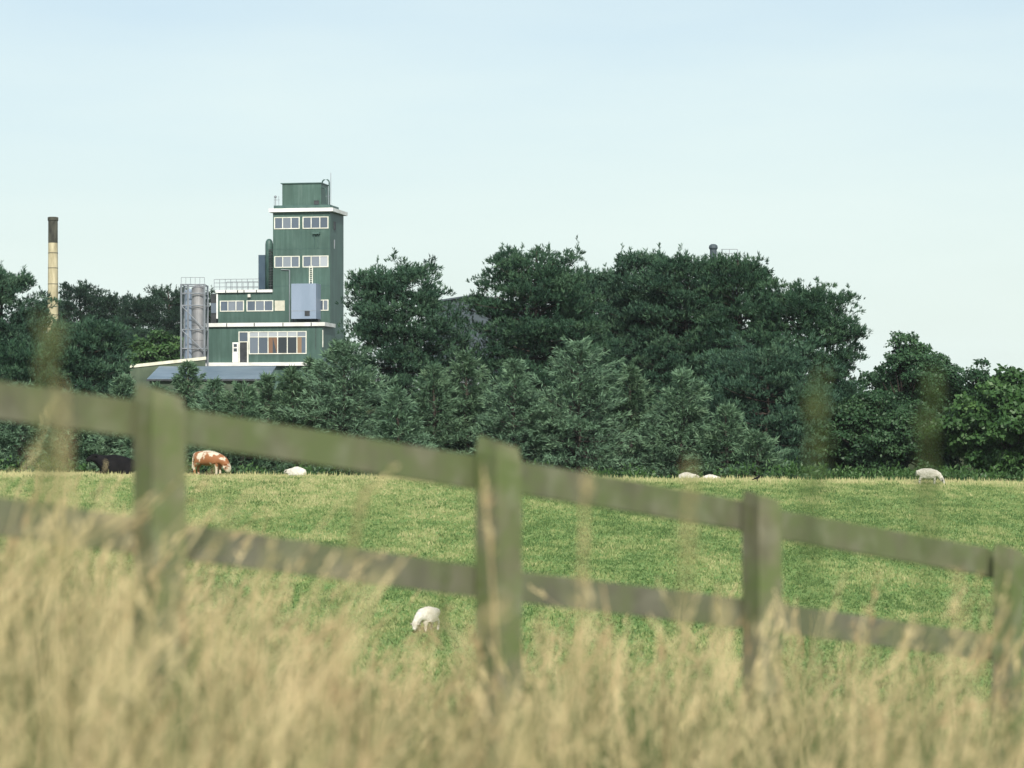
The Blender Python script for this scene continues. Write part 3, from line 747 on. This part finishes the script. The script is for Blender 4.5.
def window(px0, px1, py0, py1, v, lights, tr=None, tints=None, depth=0.06):
    a, b_ = U(px0, v), U(px1, v); zt, z_b = Z(py0, v - 1.5), Z(py1, v - 1.5)
    mb = MB(); w = 0.085
    y0, y1 = v - depth, v - 0.004
    mb.box((a, y0, zt - w), (b_, y1, zt)); mb.box((a, y0, z_b), (b_, y1, z_b + w))
    xs = np.linspace(a, b_, lights + 1)
    for i, x in enumerate(xs):
        ww = w if 0 < i < lights else w * 1.2
        x0 = x - ww / 2 if 0 < i < lights else (x if i == 0 else x - ww)
        mb.box((x0, y0 - 0.004, z_b + w + 0.001), (x0 + ww, y1, zt - w - 0.001))
    if tr: mb.box((a + 0.12, y0 + 0.01, Z(tr) - 0.04), (b_ - 0.12, y1, Z(tr) + 0.04))
    fr = mb.build('window', M['frame'], plant)
    pn = MB()
    for i in range(lights):
        t = tints[i] if tints else 0.15
        ta, tb_ = (t[:2] if isinstance(t, tuple) else (t, t))
        zm = Z(tr) if tr else zt - 0.02
        tilt = RNG.normal(0, 0.006, 2)
        x0, x1 = xs[i] + 0.02, xs[i + 1] - 0.02; zl = z_b + 0.02; yv = v - 0.024
        pn.add([(x0, yv, zl), (x1, yv + tilt[0], zl), (x1, yv + tilt[0] + tilt[1], zm), (x0, yv + tilt[1], zm)], np.array([(0, 1, 2, 3)]), ta)
        if isinstance(t, tuple) and len(t) == 3:
            xm = x0 * 0.52 + x1 * 0.48
            pn.add([(xm, yv - 0.008, zl), (x1, yv - 0.008, zl), (x1, yv - 0.008, zm), (xm, yv - 0.008, zm)], np.array([(0, 1, 2, 3)]), t[2])
        if tr: pn.add([(x0, yv, zm), (x1, yv + tilt[0], zm), (x1, yv + tilt[0] + tilt[1], zt - 0.02), (x0, yv + tilt[1], zt - 0.02)], np.array([(0, 1, 2, 3)]), tb_)
    pn.build('pane', M['glass'], fr)
    return fr
window(273.8, 299.6, 217, 229, VT, 3, tints=[0.3, 0.36, 0.3])
window(302.4, 328.4, 217, 229, VT, 3, tints=[0.28, 0.27, 0.24])
window(274, 299.6, 256, 267.6, VT, 3, tints=[0.34, 0.42, 0.33])
window(302.4, 328.4, 256, 267.6, VT, 3, tints=[0.32, 0.38, 0.56])
window(219, 243.5, 300, 311, VT, 3, tints=[0.3, 0.4, 0.38])
window(246, 273, 300, 311, VT + 0.01, 3, tints=[0.26, 0.36, 0.3])
window(318, 328.4, 300, 311, VT, 2, tints=[0.2, 0.36])
window(249, 306.4, 331.2, 354, 0.0, 6, tr=337.4, tints=[(0.34, 0.54), (0.22, 0.54), (0.80, 0.56, 0.10), (0.03, 0.54), (0.05, 0.56), (0.85, 0.4, 0.3)])
window(238.7, 248.8, 331.2, 342, 0.0, 1, tints=[0.24])
part('boarded_window', M['cream'], [((U(274.5, VT), VT - 0.05, ZT(310.6)), (U(284.5, VT), VT - 0.004, ZT(300.4)))])
# doorway and open leaf
part('doorway', M['dark'], [((U(240), -0.03, Z(362.6)), (U(247.2), -0.004, Z(342.6)))])
part('door_frame', M['frame'], [((U(238.9), -0.06, Z(362.6)), (U(240) - 0.002, -0.004, Z(342.2))), ((U(247.2) + 0.002, -0.06, Z(362.6)), (U(248.6), -0.004, Z(342.2)))])
dl = part('door', M['white'], [((U(232.8), -0.14, Z(362.5)), (U(238.8), -0.09, Z(342.6)))])
mb = MB()
for (a, c) in ((344.2, 347.2), (348.6, 351.8)): mb.box((U(234.2), -0.152, Z(c)), (U(237.4), -0.142, Z(a)), tint=0.1)
mb.build('pane', M['glass'], dl)
mb = MB(); mb.tube([(U(238.1), -0.19, Z(354)), (U(238.1), -0.14, Z(354))], 0.03, 6); mb.build('handle', M['steel'], dl)
# grey cabinet hung on the tower front
cab = part('cabinet', M['greybox'], [((U(291, 1.6), 1.6, Z(319, 0.2)), (U(315.6, 1.6), VT - 0.005, Z(283.8, 0.2)))])
mb = MB(); mb.box((U(304.5, 1.6), 1.55, Z(316, 0.2)), (U(309.5, 1.6), 1.595, Z(311, 0.2))); mb.build('hatch', M['dark'], cab)
mb = MB(); mb.box((U(291.2, 1.6), 1.585, Z(311.2, 0.2)), (U(315.5, 1.6), 1.597, Z(310.8, 0.2))); mb.build('seam', M['steel'], cab)
for k in (0, 1): part('cabinet_stand', M['dark'], [((U(292, 1.7) + k * 2.6, 1.9, Z(325.5) + 0.1), (U(292, 1.7) + k * 2.6 + 0.12, 2.05, Z(319) - 0.01))])
# duct and pipes on the tower front
mb = MB()
for px in (309.5, 312.5): mb.tube([(U(px, VT), VT - 0.1, ZT(285)), (U(px, VT), VT - 0.1, ZT(266))], 0.05, 6)
for k in range(9): mb.tube([(U(309.5, VT), VT - 0.1, ZT(284 - 2 * k)), (U(312.5, VT), VT - 0.1, ZT(284 - 2 * k))], 0.03, 4)
mb.build('wall_ladder', M['frame'], plant)
mb = MB(); mb.tube([(U(289.5, VT), VT - 0.08, ZT(323)), (U(289.5, VT), VT - 0.08, ZT(270))], 0.05, 6)
mb.tube([(U(289.5, VT), VT - 0.08, ZT(270)), (U(281, VT), VT - 0.08, ZT(269.4))], 0.04, 6); mb.build('drain_pipe', M['steel'], plant)
mb = MB(); mb.tube([(u1 + 0.05, -0.08, Z(348)), (u1 + 0.05, -0.08, Z(331))], 0.05, 6); mb.build('drain_pipe', M['frame'], plant)
mb = MB(); mb.box((U(313, VT), VT - 0.3, ZT(234.5)), (U(320, VT), VT - 0.004, ZT(232.5)))
mb.tube([(U(314.5, VT), VT - 0.12, ZT(248)), (U(314.5, VT), VT - 0.12, ZT(234.6))], 0.035, 5); mb.tube([(U(318, VT), VT - 0.12, ZT(248)), (U(318, VT), VT - 0.12, ZT(234.6))], 0.035, 5)
mb.build('bracket', M['teal'], plant)
mb = MB(); mb.box((tu1 + 0.003, VT + 1.3, ZT(229)), (tu1 + 0.10, VT + 1.9, ZT(221))); mb.build('louvre', M['dark'], plant)
mb = MB(); mb.box((tu1 + 0.003, VT + 1.5, ZT(248)), (tu1 + 0.05, VT + 1.7, ZT(239))); mb.build('notice_board', M['steel'], plant)
mb = MB(); mb.lathe([(0.0, 0), (0.16, 0.02), (0.16, 0.3), (0.0, 0.32)], (U(249, VT), VT - 0.2, ZT(297)), 8); mb.build('wall_lamp', M['frame'], plant)
# dark annex and equipment at the left of the middle block
an = part('side_annex', M['dark'], [((U(209.5, VT + .5), VT + 0.5, ZT(323)), (mu0 - 0.17, VT + 4, ZT(292.5)))])
mb = MB(); mb.box((U(210, VT + .5), VT + 0.45, ZT(312)), (U(216, VT + .5), VT + 0.495, ZT(302)), tint=0.32); mb.build('pane', M['glass'], an)
part('blue_hopper', M['navy'], [((U(257.6, VT + 2), VT + 2, ZT(291.5)), (U(266, VT + 2), VT + 4, ZT(253)))])
mb = MB(); cx = U(268.6, VT + 1.2)
mb.lathe([(0.02, ZT(237.4)), (0.2, ZT(238)), (0.34, ZT(240)), (0.39, ZT(243)), (0.39, ZT(289.2))], (cx, VT + 1.2, 0), 16); mb.build('vent_duct', M['teal'], plant, smooth=True)
mb = MB()
for k in range(16): mb.box((cx + 0.1, VT + 0.62, ZT(288 - 2.6 * k)), (tu0 - 0.03, VT + 0.72, ZT(287.4 - 2.6 * k)))
mb.box((cx + 0.3, VT + 0.65, ZT(291)), (cx + 0.34, VT + 0.7, ZT(248))); mb.build('service_ladder', M['dark'], plant)
# railings on the middle roof
mb = MB()
r0, r1 = U(213, VT + .3), U(258, VT + .3); y = VT + 0.3
zt = Z(289.3)
n = 9
for k in range(n):
    x = r0 + (r1 - r0) * k / (n - 1); mb.tube([(x, y, zt - 0.15), (x, y, zt + 1.2)], 0.028, 4)
for hh in (0.45, 0.85, 1.2): mb.tube([(r0, y, zt + hh), (r1, y, zt + hh)], 0.025, 4)
mb.build('railing', M['steel'], plant); mb = MB()
for (yy) in (VT + 4.6,):
    for k in range(n):
        x = r0 + (r1 - r0) * k / (n - 1); mb.tube([(x, yy, zt - 0.15), (x, yy, zt + 1.2)], 0.028, 4)
    for hh in (0.6, 1.2): mb.tube([(r0, yy, zt + hh), (r1, yy, zt + hh)], 0.025, 4)
mb.build('railing', M['steel'], plant)
# roof tank and fittings
tz = ZT(208.4)
vt = VT + 2.0
tk = part('roof_tank', M['clad'], [((U(281.8, vt), vt, ZT(203.6)), (U(321, vt), vt + 2.8, ZT(181.8)))])
mb = MB(); mb.box((U(280.4, vt), vt - 0.12, ZT(181.8) + 0.003), (U(321.6, vt), vt + 2.9, ZT(180.9))); mb.build('lid', M['teal'], tk)
mb = MB(); mb.box((U(314, vt), vt - 0.08, ZT(203)), (U(319, vt), vt - 0.003, ZT(199))); mb.build('hatch', M['dark'], tk)
part('tank_platform', M['teal'], [((U(274, vt), vt - 0.3, ZT(206.6)), (U(331, vt), vt + 3.1, ZT(203.6) - 0.003))] + [((U(p, vt), vt - 0.2, tz + 0.003), (U(p, vt) + 0.2, vt, ZT(206.6) - 0.003)) for p in (275, 290, 305, 322)])
mb = MB()
a = np.linspace(math.pi, 0, 7)
xc = U(323.2, vt); zc = ZT(180)
P = [(U(319.6, vt), vt + 1, ZT(184))] + [(xc + 0.36 * math.cos(t), vt + 1, zc + 0.30 * math.sin(t)) for t in a] + [(xc + 0.36, vt + 1, tz)]
mb.tube(P, 0.075, 8)
P2 = [(U(321, vt), vt + 0.6, ZT(186)), (U(323.6, vt), vt + 0.6, ZT(186.6)), (U(324.6, vt), vt + 0.6, ZT(189)), (U(324.6, vt), vt + 0.6, tz)]
mb.tube(P2, 0.06, 8); mb.build('overflow_pipe', M['teal'], tk, smooth=True)
mb = MB(); mb.tube([(U(329.8, vt), vt + 0.4, tz), (U(329.8, vt), vt + 0.4, ZT(171))], 0.03, 5); mb.build('mast', M['steel'], plant)
mb = MB(); mb.tube([(U(275, vt), vt, ZT(203.6)), (U(275, vt), vt, ZT(195.5))], 0.035, 5)
mb.lathe([(0.02, 0), (0.13, 0.08), (0.13, 0.2), (0.02, 0.28)], (U(275, vt), vt, ZT(196)), 8)
mb.build('roof_lamp', M['steel'], plant)
mb = MB()
for p in (274.4, 279):
    mb.tube([(U(p, vt), vt - 0.25, ZT(203.6)), (U(p, vt), vt - 0.25, ZT(194))], 0.022, 4)
mb.tube([(U(274.4, vt), vt - 0.25, ZT(198)), (U(280, vt), vt - 0.25, ZT(198))], 0.02, 4)
mb.build('railing', M['steel'], plant); mb = MB(); mb.tube([(U(330.6, vt), vt - 0.25, ZT(203.6)), (U(330.6, vt), vt - 0.25, ZT(194))], 0.022, 4)
mb.tube([(U(326, vt), vt - 0.25, ZT(195)), (U(330.6, vt), vt - 0.25, ZT(195))], 0.02, 4)
mb.build('railing', M['steel'], plant)

# ----------------------------------------------------------------------------- steel tanks in a lattice frame
DT = 276.0
s_ = F / DT
o = W(194.5, 0, DT); zg = float(ground(o[0], DT)) - 0.3
zt_ = lambda py: (YH - py) * DT / F - zg
tankt = empty('steel_tank_frame', (o[0], DT, zg), 0, 'tall pair of grey steel tanks standing in a lattice frame left of the building', 'tank')
X = lambda px: (px - 194.5) / s_
mb = MB()
prof_ = [(0.02, 0), (0.66, 0.02)]
for py in (340, 325, 309, 296): prof_ += [(0.66, zt_(py + .4)), (0.70, zt_(py + 0.3)), (0.70, zt_(py - 0.3)), (0.66, zt_(py - .4))]
prof_ += [(0.66, zt_(288)), (0.4, zt_(285.6)), (0.02, zt_(285))]
mb.lathe(prof_, (X(198.4), 0, 0), 24); mb.build('tank', M['tank'], tankt, smooth=False)
mb = MB(); mb.lathe([(0.02, 0), (0.42, 0.02), (0.42, zt_(290)), (0.02, zt_(288))], (X(188), 1.2, 0), 18); mb.build('tank', M['greybox'], tankt, smooth=False)
mb = MB()
for (px, y) in ((182.3, -0.9), (189, -0.9), (205.5, -0.9), (182.3, 1.9), (205.5, 1.9)):
    mb.tube([(X(px), y, 0), (X(px), y, zt_(284.5))], 0.10, 4)
for py in (285, 294, 306, 330, 349):
    for y in (-0.9, 1.9): mb.tube([(X(182.3), y, zt_(py)), (X(205.5), y, zt_(py))], 0.06, 4)
    for px in (182.3, 205.5): mb.tube([(X(px), -0.9, zt_(py)), (X(px), 1.9, zt_(py))], 0.06, 4)
for (a, c) in ((306, 330), (330, 352)):
    mb.tube([(X(182.3), -0.93, zt_(a)), (X(205.5), -0.93, zt_(c))], 0.05, 4)
mb.build('lattice_frame', M['steel'], tankt)
mb = MB()
for k in range(6):
    x = X(182.3) + (X(205.5) - X(182.3)) * k / 5; mb.tube([(x, -0.9, zt_(284.5)), (x, -0.9, zt_(278))], 0.022, 4)
mb.tube([(X(182.3), -0.9, zt_(278)), (X(205.5), -0.9, zt_(278))], 0.022, 4); mb.build('railing', M['steel'], tankt)

# low shed with blue grey roof and the cream coped wall
DS = 262.0; o = W(147, 0, DS); zg = float(ground(o[0] + 5, DS)) - 0.6
zs_ = lambda py, d=DS: (YH - py) * d / F - zg
xs_ = lambda px, d=DS: (px - 512) * d / F - o[0]
shed = empty('low_shed', (o[0], DS, zg), 0, 'low shed with a shallow blue grey sheet roof in front of the green building', 'building')
xa, xb = xs_(147), xs_(268)
part('wall', M['shedwall'], [((xa + 0.2, 0.25, 0), (xb - 0.2, 8.8, zs_(380.2)))], shed)
mb = MB()
V = [(xa, 0, zs_(380)), (xb, 0, zs_(380)), (xb, 9, zs_(367.5, DS + 9)), (xa, 9, zs_(367.5, DS + 9))]
V = V + [(x, y, z + 0.12) for (x, y, z) in V]
mb.hexa(V); rf = mb.build('roof', M['roof'], shed)
mb = MB(); mb.box((xa - 0.05, -0.12, zs_(381)), (xb + 0.05, -0.003, zs_(379.2))); mb.build('gutter', M['dark'], shed)
DW = 272.0; pa = W(130, 365, DW); pb = W(205, 356.6, DW); zg = float(ground(pa[0], DW)) - 0.5
wl = empty('retaining_wall', (pa[0], DW, zg), 0, 'low wall with a sloping cream coping left of the steel tanks', 'wall')
L = pb[0] - pa[0]; za, zb2 = pa[2] - zg, pb[2] - zg
mb = MB(); mb.hexa([(0, 0, 0), (L, 0, 0), (L, .3, 0), (0, .3, 0), (0, 0, za - .3), (L, 0, zb2 - .3), (L, .3, zb2 - .3), (0, .3, za - .3)]); mb.build('wall_face', M['shedwall'], wl)
mb = MB(); mb.hexa([(-.1, -.1, za - .297), (L + .1, -.1, zb2 - .297), (L + .1, .4, zb2 - .297), (-.1, .4, za - .297), (-.1, -.1, za), (L + .1, -.1, zb2), (L + .1, .4, zb2), (-.1, .4, za)]); mb.build('coping', M['cream2'], wl)

# chimney
DC = 300.0; o = W(53, 0, DC); zg = float(ground(o[0], DC)) - 0.3
zc_ = lambda py: (YH - py) * DC / F - zg
ch = empty('factory_chimney', (o[0], DC, zg), 0, 'tall slim buff chimney stack with a soot blackened top', 'chimney')
mb = MB(); mb.lathe([(0.62, 0), (0.50, zc_(241))], sides=24); mb.build('shaft', M['stack'], ch, smooth=False)
mb = MB(); mb.lathe([(0.503, zc_(243)), (0.505, zc_(240)), (0.50, zc_(221)), (0.56, zc_(220.6)), (0.56, zc_(217.4)), (0.42, zc_(217)), (0.42, zc_(219)), (0.02, zc_(219))], sides=24); mb.build('sooty_top', M['soot'], ch)
for py in (253, 268, 284, 299, 315):
    r = 0.50 + 0.12 * (1 - zc_(py) / zc_(241)) + 0.015
    mb = MB(); mb.lathe([(r - 0.03, zc_(py + .5)), (r, zc_(py + .4)), (r, zc_(py - .2)), (r - 0.03, zc_(py - .3))], sides=24); mb.build('steel_band', M['soot'], ch)

# grey warehouse seen between the pines
DG = 258.0; o = W(472, 0, DG); zg = float(ground(o[0], DG)) - 0.5
zw = lambda py: (YH - py) * DG / F - zg
wh = empty('grey_warehouse', (o[0], DG, zg), R(-6), 'slate grey warehouse glimpsed between the isolated pine and the main clump', 'building')
mb = MB(); hw = 4.2; ht = zw(301); rt = zw(297)
V = [(-hw, 0, 0), (hw, 0, 0), (hw, 0, ht), (0, 0, rt), (-hw, 0, ht)]; V += [(x, 18, z) for (x, y, z) in V]
mb.add(V, [np.array([(0, 1, 2, 3, 4)]), np.array([(9, 8, 7, 6, 5)]), np.array([(1, 6, 7, 2), (5, 0, 4, 9), (0, 5, 6, 1), (2, 7, 8, 3), (3, 8, 9, 4)])]); mb.build('wall', M['greyclad'], wh)
mb = MB()
for sg in (-1, 1):
    q = [(sg * (hw + .3), -.3, ht - .25), (0, -.3, rt + .03), (0, 18.3, rt + .03), (sg * (hw + .3), 18.3, ht - .25)]
    mb.hexa([(x, y, z) for x, y, z in q] + [(x, y, z + .15) for x, y, z in q])
mb.build('roof', M['greyclad'], wh)
mb = MB(); mb.box((-1.6, -0.08, 0), (1.6, -0.004, 4.2)); mb.build('roller_door', M['steel'], wh)

# domed vent above the pines
DV = 250.0; o = W(715, 0, DV); zg = float(ground(o[0], DV)) - 0.3
zv = lambda py: (YH - py) * DV / F - zg
vn = empty('vent_tower', (o[0], DV, zg), 0, 'grey domed vent and handrail just showing above the pines', 'vent tower')
mb = MB(); mb.box((-0.9, -1.0, 0), (1.9, 1.0, zv(262))); mb.build('tower_body', M['greyclad'], vn)
mb = MB(); mb.lathe([(0.30, zv(262) + .004), (0.30, zv(250)), (0.40, zv(248)), (0.36, zv(245.6)), (0.2, zv(244.2)), (0.01, zv(244))], (-0.15, 0, 0), 16); mb.build('cowl', M['greyclad'], vn, smooth=False)
mb = MB()
for x in (0.5, 1.2, 1.9): mb.tube([(x, -0.9, zv(262)), (x, -0.9, zv(250))], 0.025, 4)
for p in (250, 254): mb.tube([(0.5, -0.9, zv(p)), (1.9, -0.9, zv(p))], 0.025, 4)
mb.build('railing', M['steel'], vn)

# ----------------------------------------------------------------------------- animals
def skin(name, joints, edges, m, levels=2, parent=None, rough=0.0):
    me = bpy.data.meshes.new(name)
    me.from_pydata([j[:3] for j in joints], edges, [])
    o = bpy.data.objects.new(name, me); COL.objects.link(o)
    md = o.modifiers.new('skin', 'SKIN'); md.use_smooth_shade = True
    for i, j in enumerate(joints):
        sv = me.skin_vertices[0].data[i]
        rr = j[3] if isinstance(j[3], tuple) else (j[3], j[3])
        sv.radius = rr; sv.use_root = (i == 0)
    sb = o.modifiers.new('sub', 'SUBSURF'); sb.levels = levels; sb.render_levels = levels
    dg = bpy.context.evaluated_depsgraph_get()
    new = bpy.data.meshes.new_from_object(o.evaluated_get(dg))
    o.modifiers.clear(); o.data = new
    co = np.empty(len(new.vertices) * 3); new.vertices.foreach_get('co', co); co = co.reshape(-1, 3)
    if rough:
        co += RNG.normal(0, rough, co.shape)
        new.vertices.foreach_set('co', co.ravel())
    new.polygons.foreach_set('use_smooth', np.ones(len(new.polygons), bool))
    new.materials.clear(); new.materials.append(m)
    new.name = name
    if parent: o.parent = parent
    return o

def chain(J, E, start, pts):
    p = start
    for q_ in pts:
        J.append(q_); E.append((p, len(J) - 1)); p = len(J) - 1
    return p

def sheep_graze():
    J = [(-0.34, 0, .60, .265)]; E = []
    chain(J, E, 0, [(-0.52, 0, .60, .15), (-0.60, 0, .46, .045)])
    c = chain(J, E, 0, [(-0.08, 0, .58, .30)]); c = chain(J, E, c, [(0.20, 0, .57, .275)]); ch_ = c
    n = chain(J, E, c, [(0.42, 0, .54, .165), (0.56, 0, .38, .11), (0.64, 0, .24, .09), (0.70, 0, .08, .052)])
    h = n - 1
    for s in (-1, 1):
        chain(J, E, ch_, [(0.24, s * .13, .36, .085), (0.26, s * .13, .2, .042), (0.25, s * .13, .02, .034)])
        chain(J, E, 0, [(-0.34, s * .14, .38, .10), (-0.45, s * .13, .23, .045), (-0.40, s * .13, .02, .034)])
        chain(J, E, h, [(0.63, s * .13, .29, .028), (0.64, s * .19, .28, .014)])
    return J, E
def sheep_lie():
    J = [(-0.30, 0, .26, .24)]; E = []
    chain(J, E, 0, [(-0.50, 0, .24, .15)])
    c = chain(J, E, 0, [(-0.05, 0, .29, .27), (0.22, 0, .26, .23)])
    n = chain(J, E, c, [(0.42, 0, .27, .13), (0.55, 0, .28, .085), (0.66, 0, .20, .05)])
    for s in (-1, 1):
        chain(J, E, c, [(0.32, s * .17, .10, .06), (0.48, s * .17, .05, .035)])
        chain(J, E, 0, [(-0.25, s * .2, .10, .08), (-0.10, s * .25, .05, .035)])
        chain(J, E, n - 1, [(0.53, s * .11, .32, .026), (0.52, s * .16, .31, .014)])
    return J, E
GSH = 'white sheep on the field'
def animal(builder, name, px, d, yaw, scale, m, label, cat, rough=0.0, group=None, dz=0.0):
    x = (px - 512) * d / F
    J, E = builder()
    o = skin(name, J, E, m, rough=rough)
    o.location = (x, d, float(ground(x, d)) + dz); o.rotation_euler = (0, 0, yaw); o.scale = (scale,) * 3
    return setp(o, label, cat, group)
animal(sheep_graze, 'sheep', 427, 85, R(236), 0.93, M['wool'], 'small white sheep grazing alone in the near field left of the second post', 'sheep', 0.008, GSH)
animal(sheep_graze, 'sheep', 929, 149, R(-8), 1.12, M['wool'], 'white sheep grazing on the crest at the right before the leafy trees', 'sheep', 0.01, GSH, -0.03)
animal(sheep_lie, 'sheep', 297, 155, R(168), 1.1, M['wool'], 'white sheep lying on the crest right of the brown and white cow', 'sheep', 0.01, GSH, 0.02)
animal(sheep_lie, 'sheep', 687, 159, R(-15), 1.05, M['wool'], 'larger left sheep of the pair lying half hidden behind the crest', 'sheep', 0.01, GSH, -0.03)
animal(sheep_lie, 'sheep', 710, 160, R(-10), 0.92, M['wool'], 'right hand sheep of the pair lying half hidden behind the crest', 'sheep', 0.01, GSH, -0.05)

def cow_graze():
    J = [(-0.62, 0, .98, (.40, .36))]; E = []
    chain(J, E, 0, [(-0.86, 0, 1.08, .17), (-0.96, 0, .98, .04), (-1.0, 0, .55, .03), (-1.0, 0, .35, .05)])
    c = chain(J, E, 0, [(-0.2, 0, .90, (.47, .45)), (0.25, 0, .90, (.46, .43)), (0.55, 0, .94, (.40, .35))]); ch_ = c - 1
    n = chain(J, E, c, [(0.80, 0, .80, .29), (0.96, 0, .58, .21), (1.06, 0, .38, .17), (1.13, 0, .12, .12)])
    h = n - 1
    for s in (-1, 1):
        chain(J, E, ch_ + 1, [(0.50, s * .2, .68, .13), (0.52, s * .19, .38, .07), (0.51, s * .19, .05, .06)])
        chain(J, E, 0, [(-0.62, s * .22, .72, .17), (-0.80, s * .2, .42, .075), (-0.73, s * .2, .05, .065)])
        chain(J, E, h, [(1.08, s * .2, .50, .05), (1.08, s * .3, .47, .025)])
    return J, E
def cow_lie():
    J = [(-0.5, 0, .5, .40)]; E = []
    chain(J, E, 0, [(-0.85, 0, .42, .24), (-0.98, 0, .2, .05)])
    c = chain(J, E, 0, [(-0.05, 0, .52, .43), (0.42, 0, .52, .36)])
    n = chain(J, E, c, [(0.75, 0, .66, .21), (0.95, 0, .80, .15), (1.12, 0, .74, .11), (1.3, 0, .62, .075)])
    for s in (-1, 1):
        chain(J, E, c, [(0.55, s * .3, .2, .12), (0.85, s * .3, .08, .06)])
        chain(J, E, 0, [(-0.4, s * .38, .2, .16), (-0.1, s * .42, .08, .07)])
        chain(J, E, n - 2, [(0.92, s * .2, .86, .05), (0.90, s * .3, .84, .025)])
    return J, E
animal(cow_graze, 'cow', 209.5, 154, R(-24), 1.06, M['hide'], 'brown and white cow grazing on the crest right of the first post', 'cow', 0.0, None, 0.05)
animal(cow_lie, 'cow', 117, 153.5, R(-160), 1.3, M['blackhide'], 'black cow lying at the field edge left of the first post', 'cow', 0.0, None, 0.0)
def bird():
    J = [(0, 0, .16, .06)]; E = []
    chain(J, E, 0, [(-0.12, 0, .12, .035), (-0.27, 0, .07, .015)])
    c = chain(J, E, 0, [(0.09, 0, .21, .05), (0.14, 0, .28, .036), (0.21, 0, .28, .010)])
    for s in (-1, 1): chain(J, E, 0, [(0.01, s * .03, .08, .012), (0.02, s * .03, .0, .009)])
    return J, E
animal(bird, 'bird', 757, 150, R(20), 1.15, M['blackhide'], 'small dark bird standing on the crest of the field above the third post', 'bird', 0.0, None, 0.08)

# ----------------------------------------------------------------------------- thin summer haze
mb = MB(); mb.box((-3150, -70, -36), (3150, 4600, 32))
hm = bpy.data.materials.new('thin_haze'); hm.use_nodes = True
hm.node_tree.nodes.remove(hm.node_tree.nodes['Principled BSDF'])
pv = N(hm.node_tree, 'ShaderNodeVolumePrincipled'); pv.inputs['Color'].default_value = (0.86, 0.93, 0.96, 1)
pv.inputs['Density'].default_value = 0.00009; pv.inputs['Anisotropy'].default_value = 0.2
hm.node_tree.links.new(pv.outputs[0], hm.node_tree.nodes['Material Output'].inputs['Volume'])
setp(mb.build('haze', hm), 'thin pale summer haze over the whole scene', 'haze', kind='stuff')

# ----------------------------------------------------------------------------- sky, sun, camera
EL, AZ = 38.0, 174.0        # sun behind the camera and to the right (azimuth clockwise from +Y)
w = bpy.data.worlds.new('World'); SC.world = w; w.use_nodes = True
nt = w.node_tree; bg = nt.nodes['Background']
sk = N(nt, 'ShaderNodeTexSky'); sk.sky_type = 'NISHITA'; sk.sun_disc = False
sk.sun_elevation = R(EL); sk.sun_rotation = R(AZ); sk.air_density = 1.0; sk.dust_density = 1.6; sk.ozone_density = 1.0; sk.altitude = 50
tc = N(nt, 'ShaderNodeTexCoord'); mp = N(nt, 'ShaderNodeMapping'); mp.inputs['Scale'].default_value = (3, 3, 16)
nt.links.new(tc.outputs['Generated'], mp.inputs[0])
nz = N(nt, 'ShaderNodeTexNoise'); nz.inputs['Scale'].default_value = 1.6; nz.inputs['Detail'].default_value = 6
nt.links.new(mp.outputs[0], nz.inputs['Vector'])
sp_ = N(nt, 'ShaderNodeSeparateXYZ'); nt.links.new(tc.outputs['Generated'], sp_.inputs[0])
hz_ = N(nt, 'ShaderNodeMapRange'); hz_.inputs['From Min'].default_value = 0.04; hz_.inputs['From Max'].default_value = 0.17
hz_.inputs['To Min'].default_value = 0.82; hz_.inputs['To Max'].default_value = 0.33; nt.links.new(sp_.outputs['Z'], hz_.inputs['Value'])
cn = N(nt, 'ShaderNodeMapRange'); cn.inputs['From Min'].default_value = 0.3; cn.inputs['From Max'].default_value = 0.75
cn.inputs['To Min'].default_value = -0.10; cn.inputs['To Max'].default_value = 0.22; nt.links.new(nz.outputs['Fac'], cn.inputs['Value'])
ad = N(nt, 'ShaderNodeMath', operation='ADD', use_clamp=True); nt.links.new(hz_.outputs[0], ad.inputs[0]); nt.links.new(cn.outputs[0], ad.inputs[1])
mx = N(nt, 'ShaderNodeMix', data_type='RGBA'); nt.links.new(ad.outputs[0], mx.inputs[0])
nt.links.new(sk.outputs[0], mx.inputs[6]); mx.inputs[7].default_value = (6.35, 7.25, 6.95, 1)
nt.links.new(mx.outputs[2], bg.inputs[0]); bg.inputs[1].default_value = 0.107
sd = bpy.data.lights.new('sun', 'SUN'); sd.energy = 3.7; sd.angle = R(0.6); sd.color = (1.0, 0.95, 0.86)
so = bpy.data.objects.new('sun', sd); COL.objects.link(so)
e, a = R(EL), R(AZ)
from mathutils import Vector
to_sun = Vector((math.sin(a) * math.cos(e), math.cos(a) * math.cos(e), math.sin(e)))
so.rotation_euler = to_sun.to_track_quat('Z', 'Y').to_euler(); so.location = to_sun * 50

cd = bpy.data.cameras.new('camera'); cam = bpy.data.objects.new('camera', cd); COL.objects.link(cam)
cam.location = (0, 0, 0); cam.rotation_euler = (R(90), 0, 0)
cd.sensor_width = 36; cd.lens = 100; cd.shift_y = (YH - 384) / 1024.0
cd.clip_start = 0.1; cd.clip_end = 8000
cd.dof.use_dof = True; cd.dof.focus_distance = 240; cd.dof.aperture_fstop = 3.5
SC.camera = cam
SC.view_settings.view_transform = 'Standard'; SC.view_settings.look = 'None'
SC.view_settings.exposure = 0.35; SC.view_settings.gamma = 1
SC.render.engine = 'CYCLES'
SC.cycles.use_denoising = True
SC.cycles.volume_bounces = 0; SC.cycles.max_bounces = 5; SC.cycles.diffuse_bounces = 3; SC.cycles.glossy_bounces = 2; SC.cycles.transmission_bounces = 2
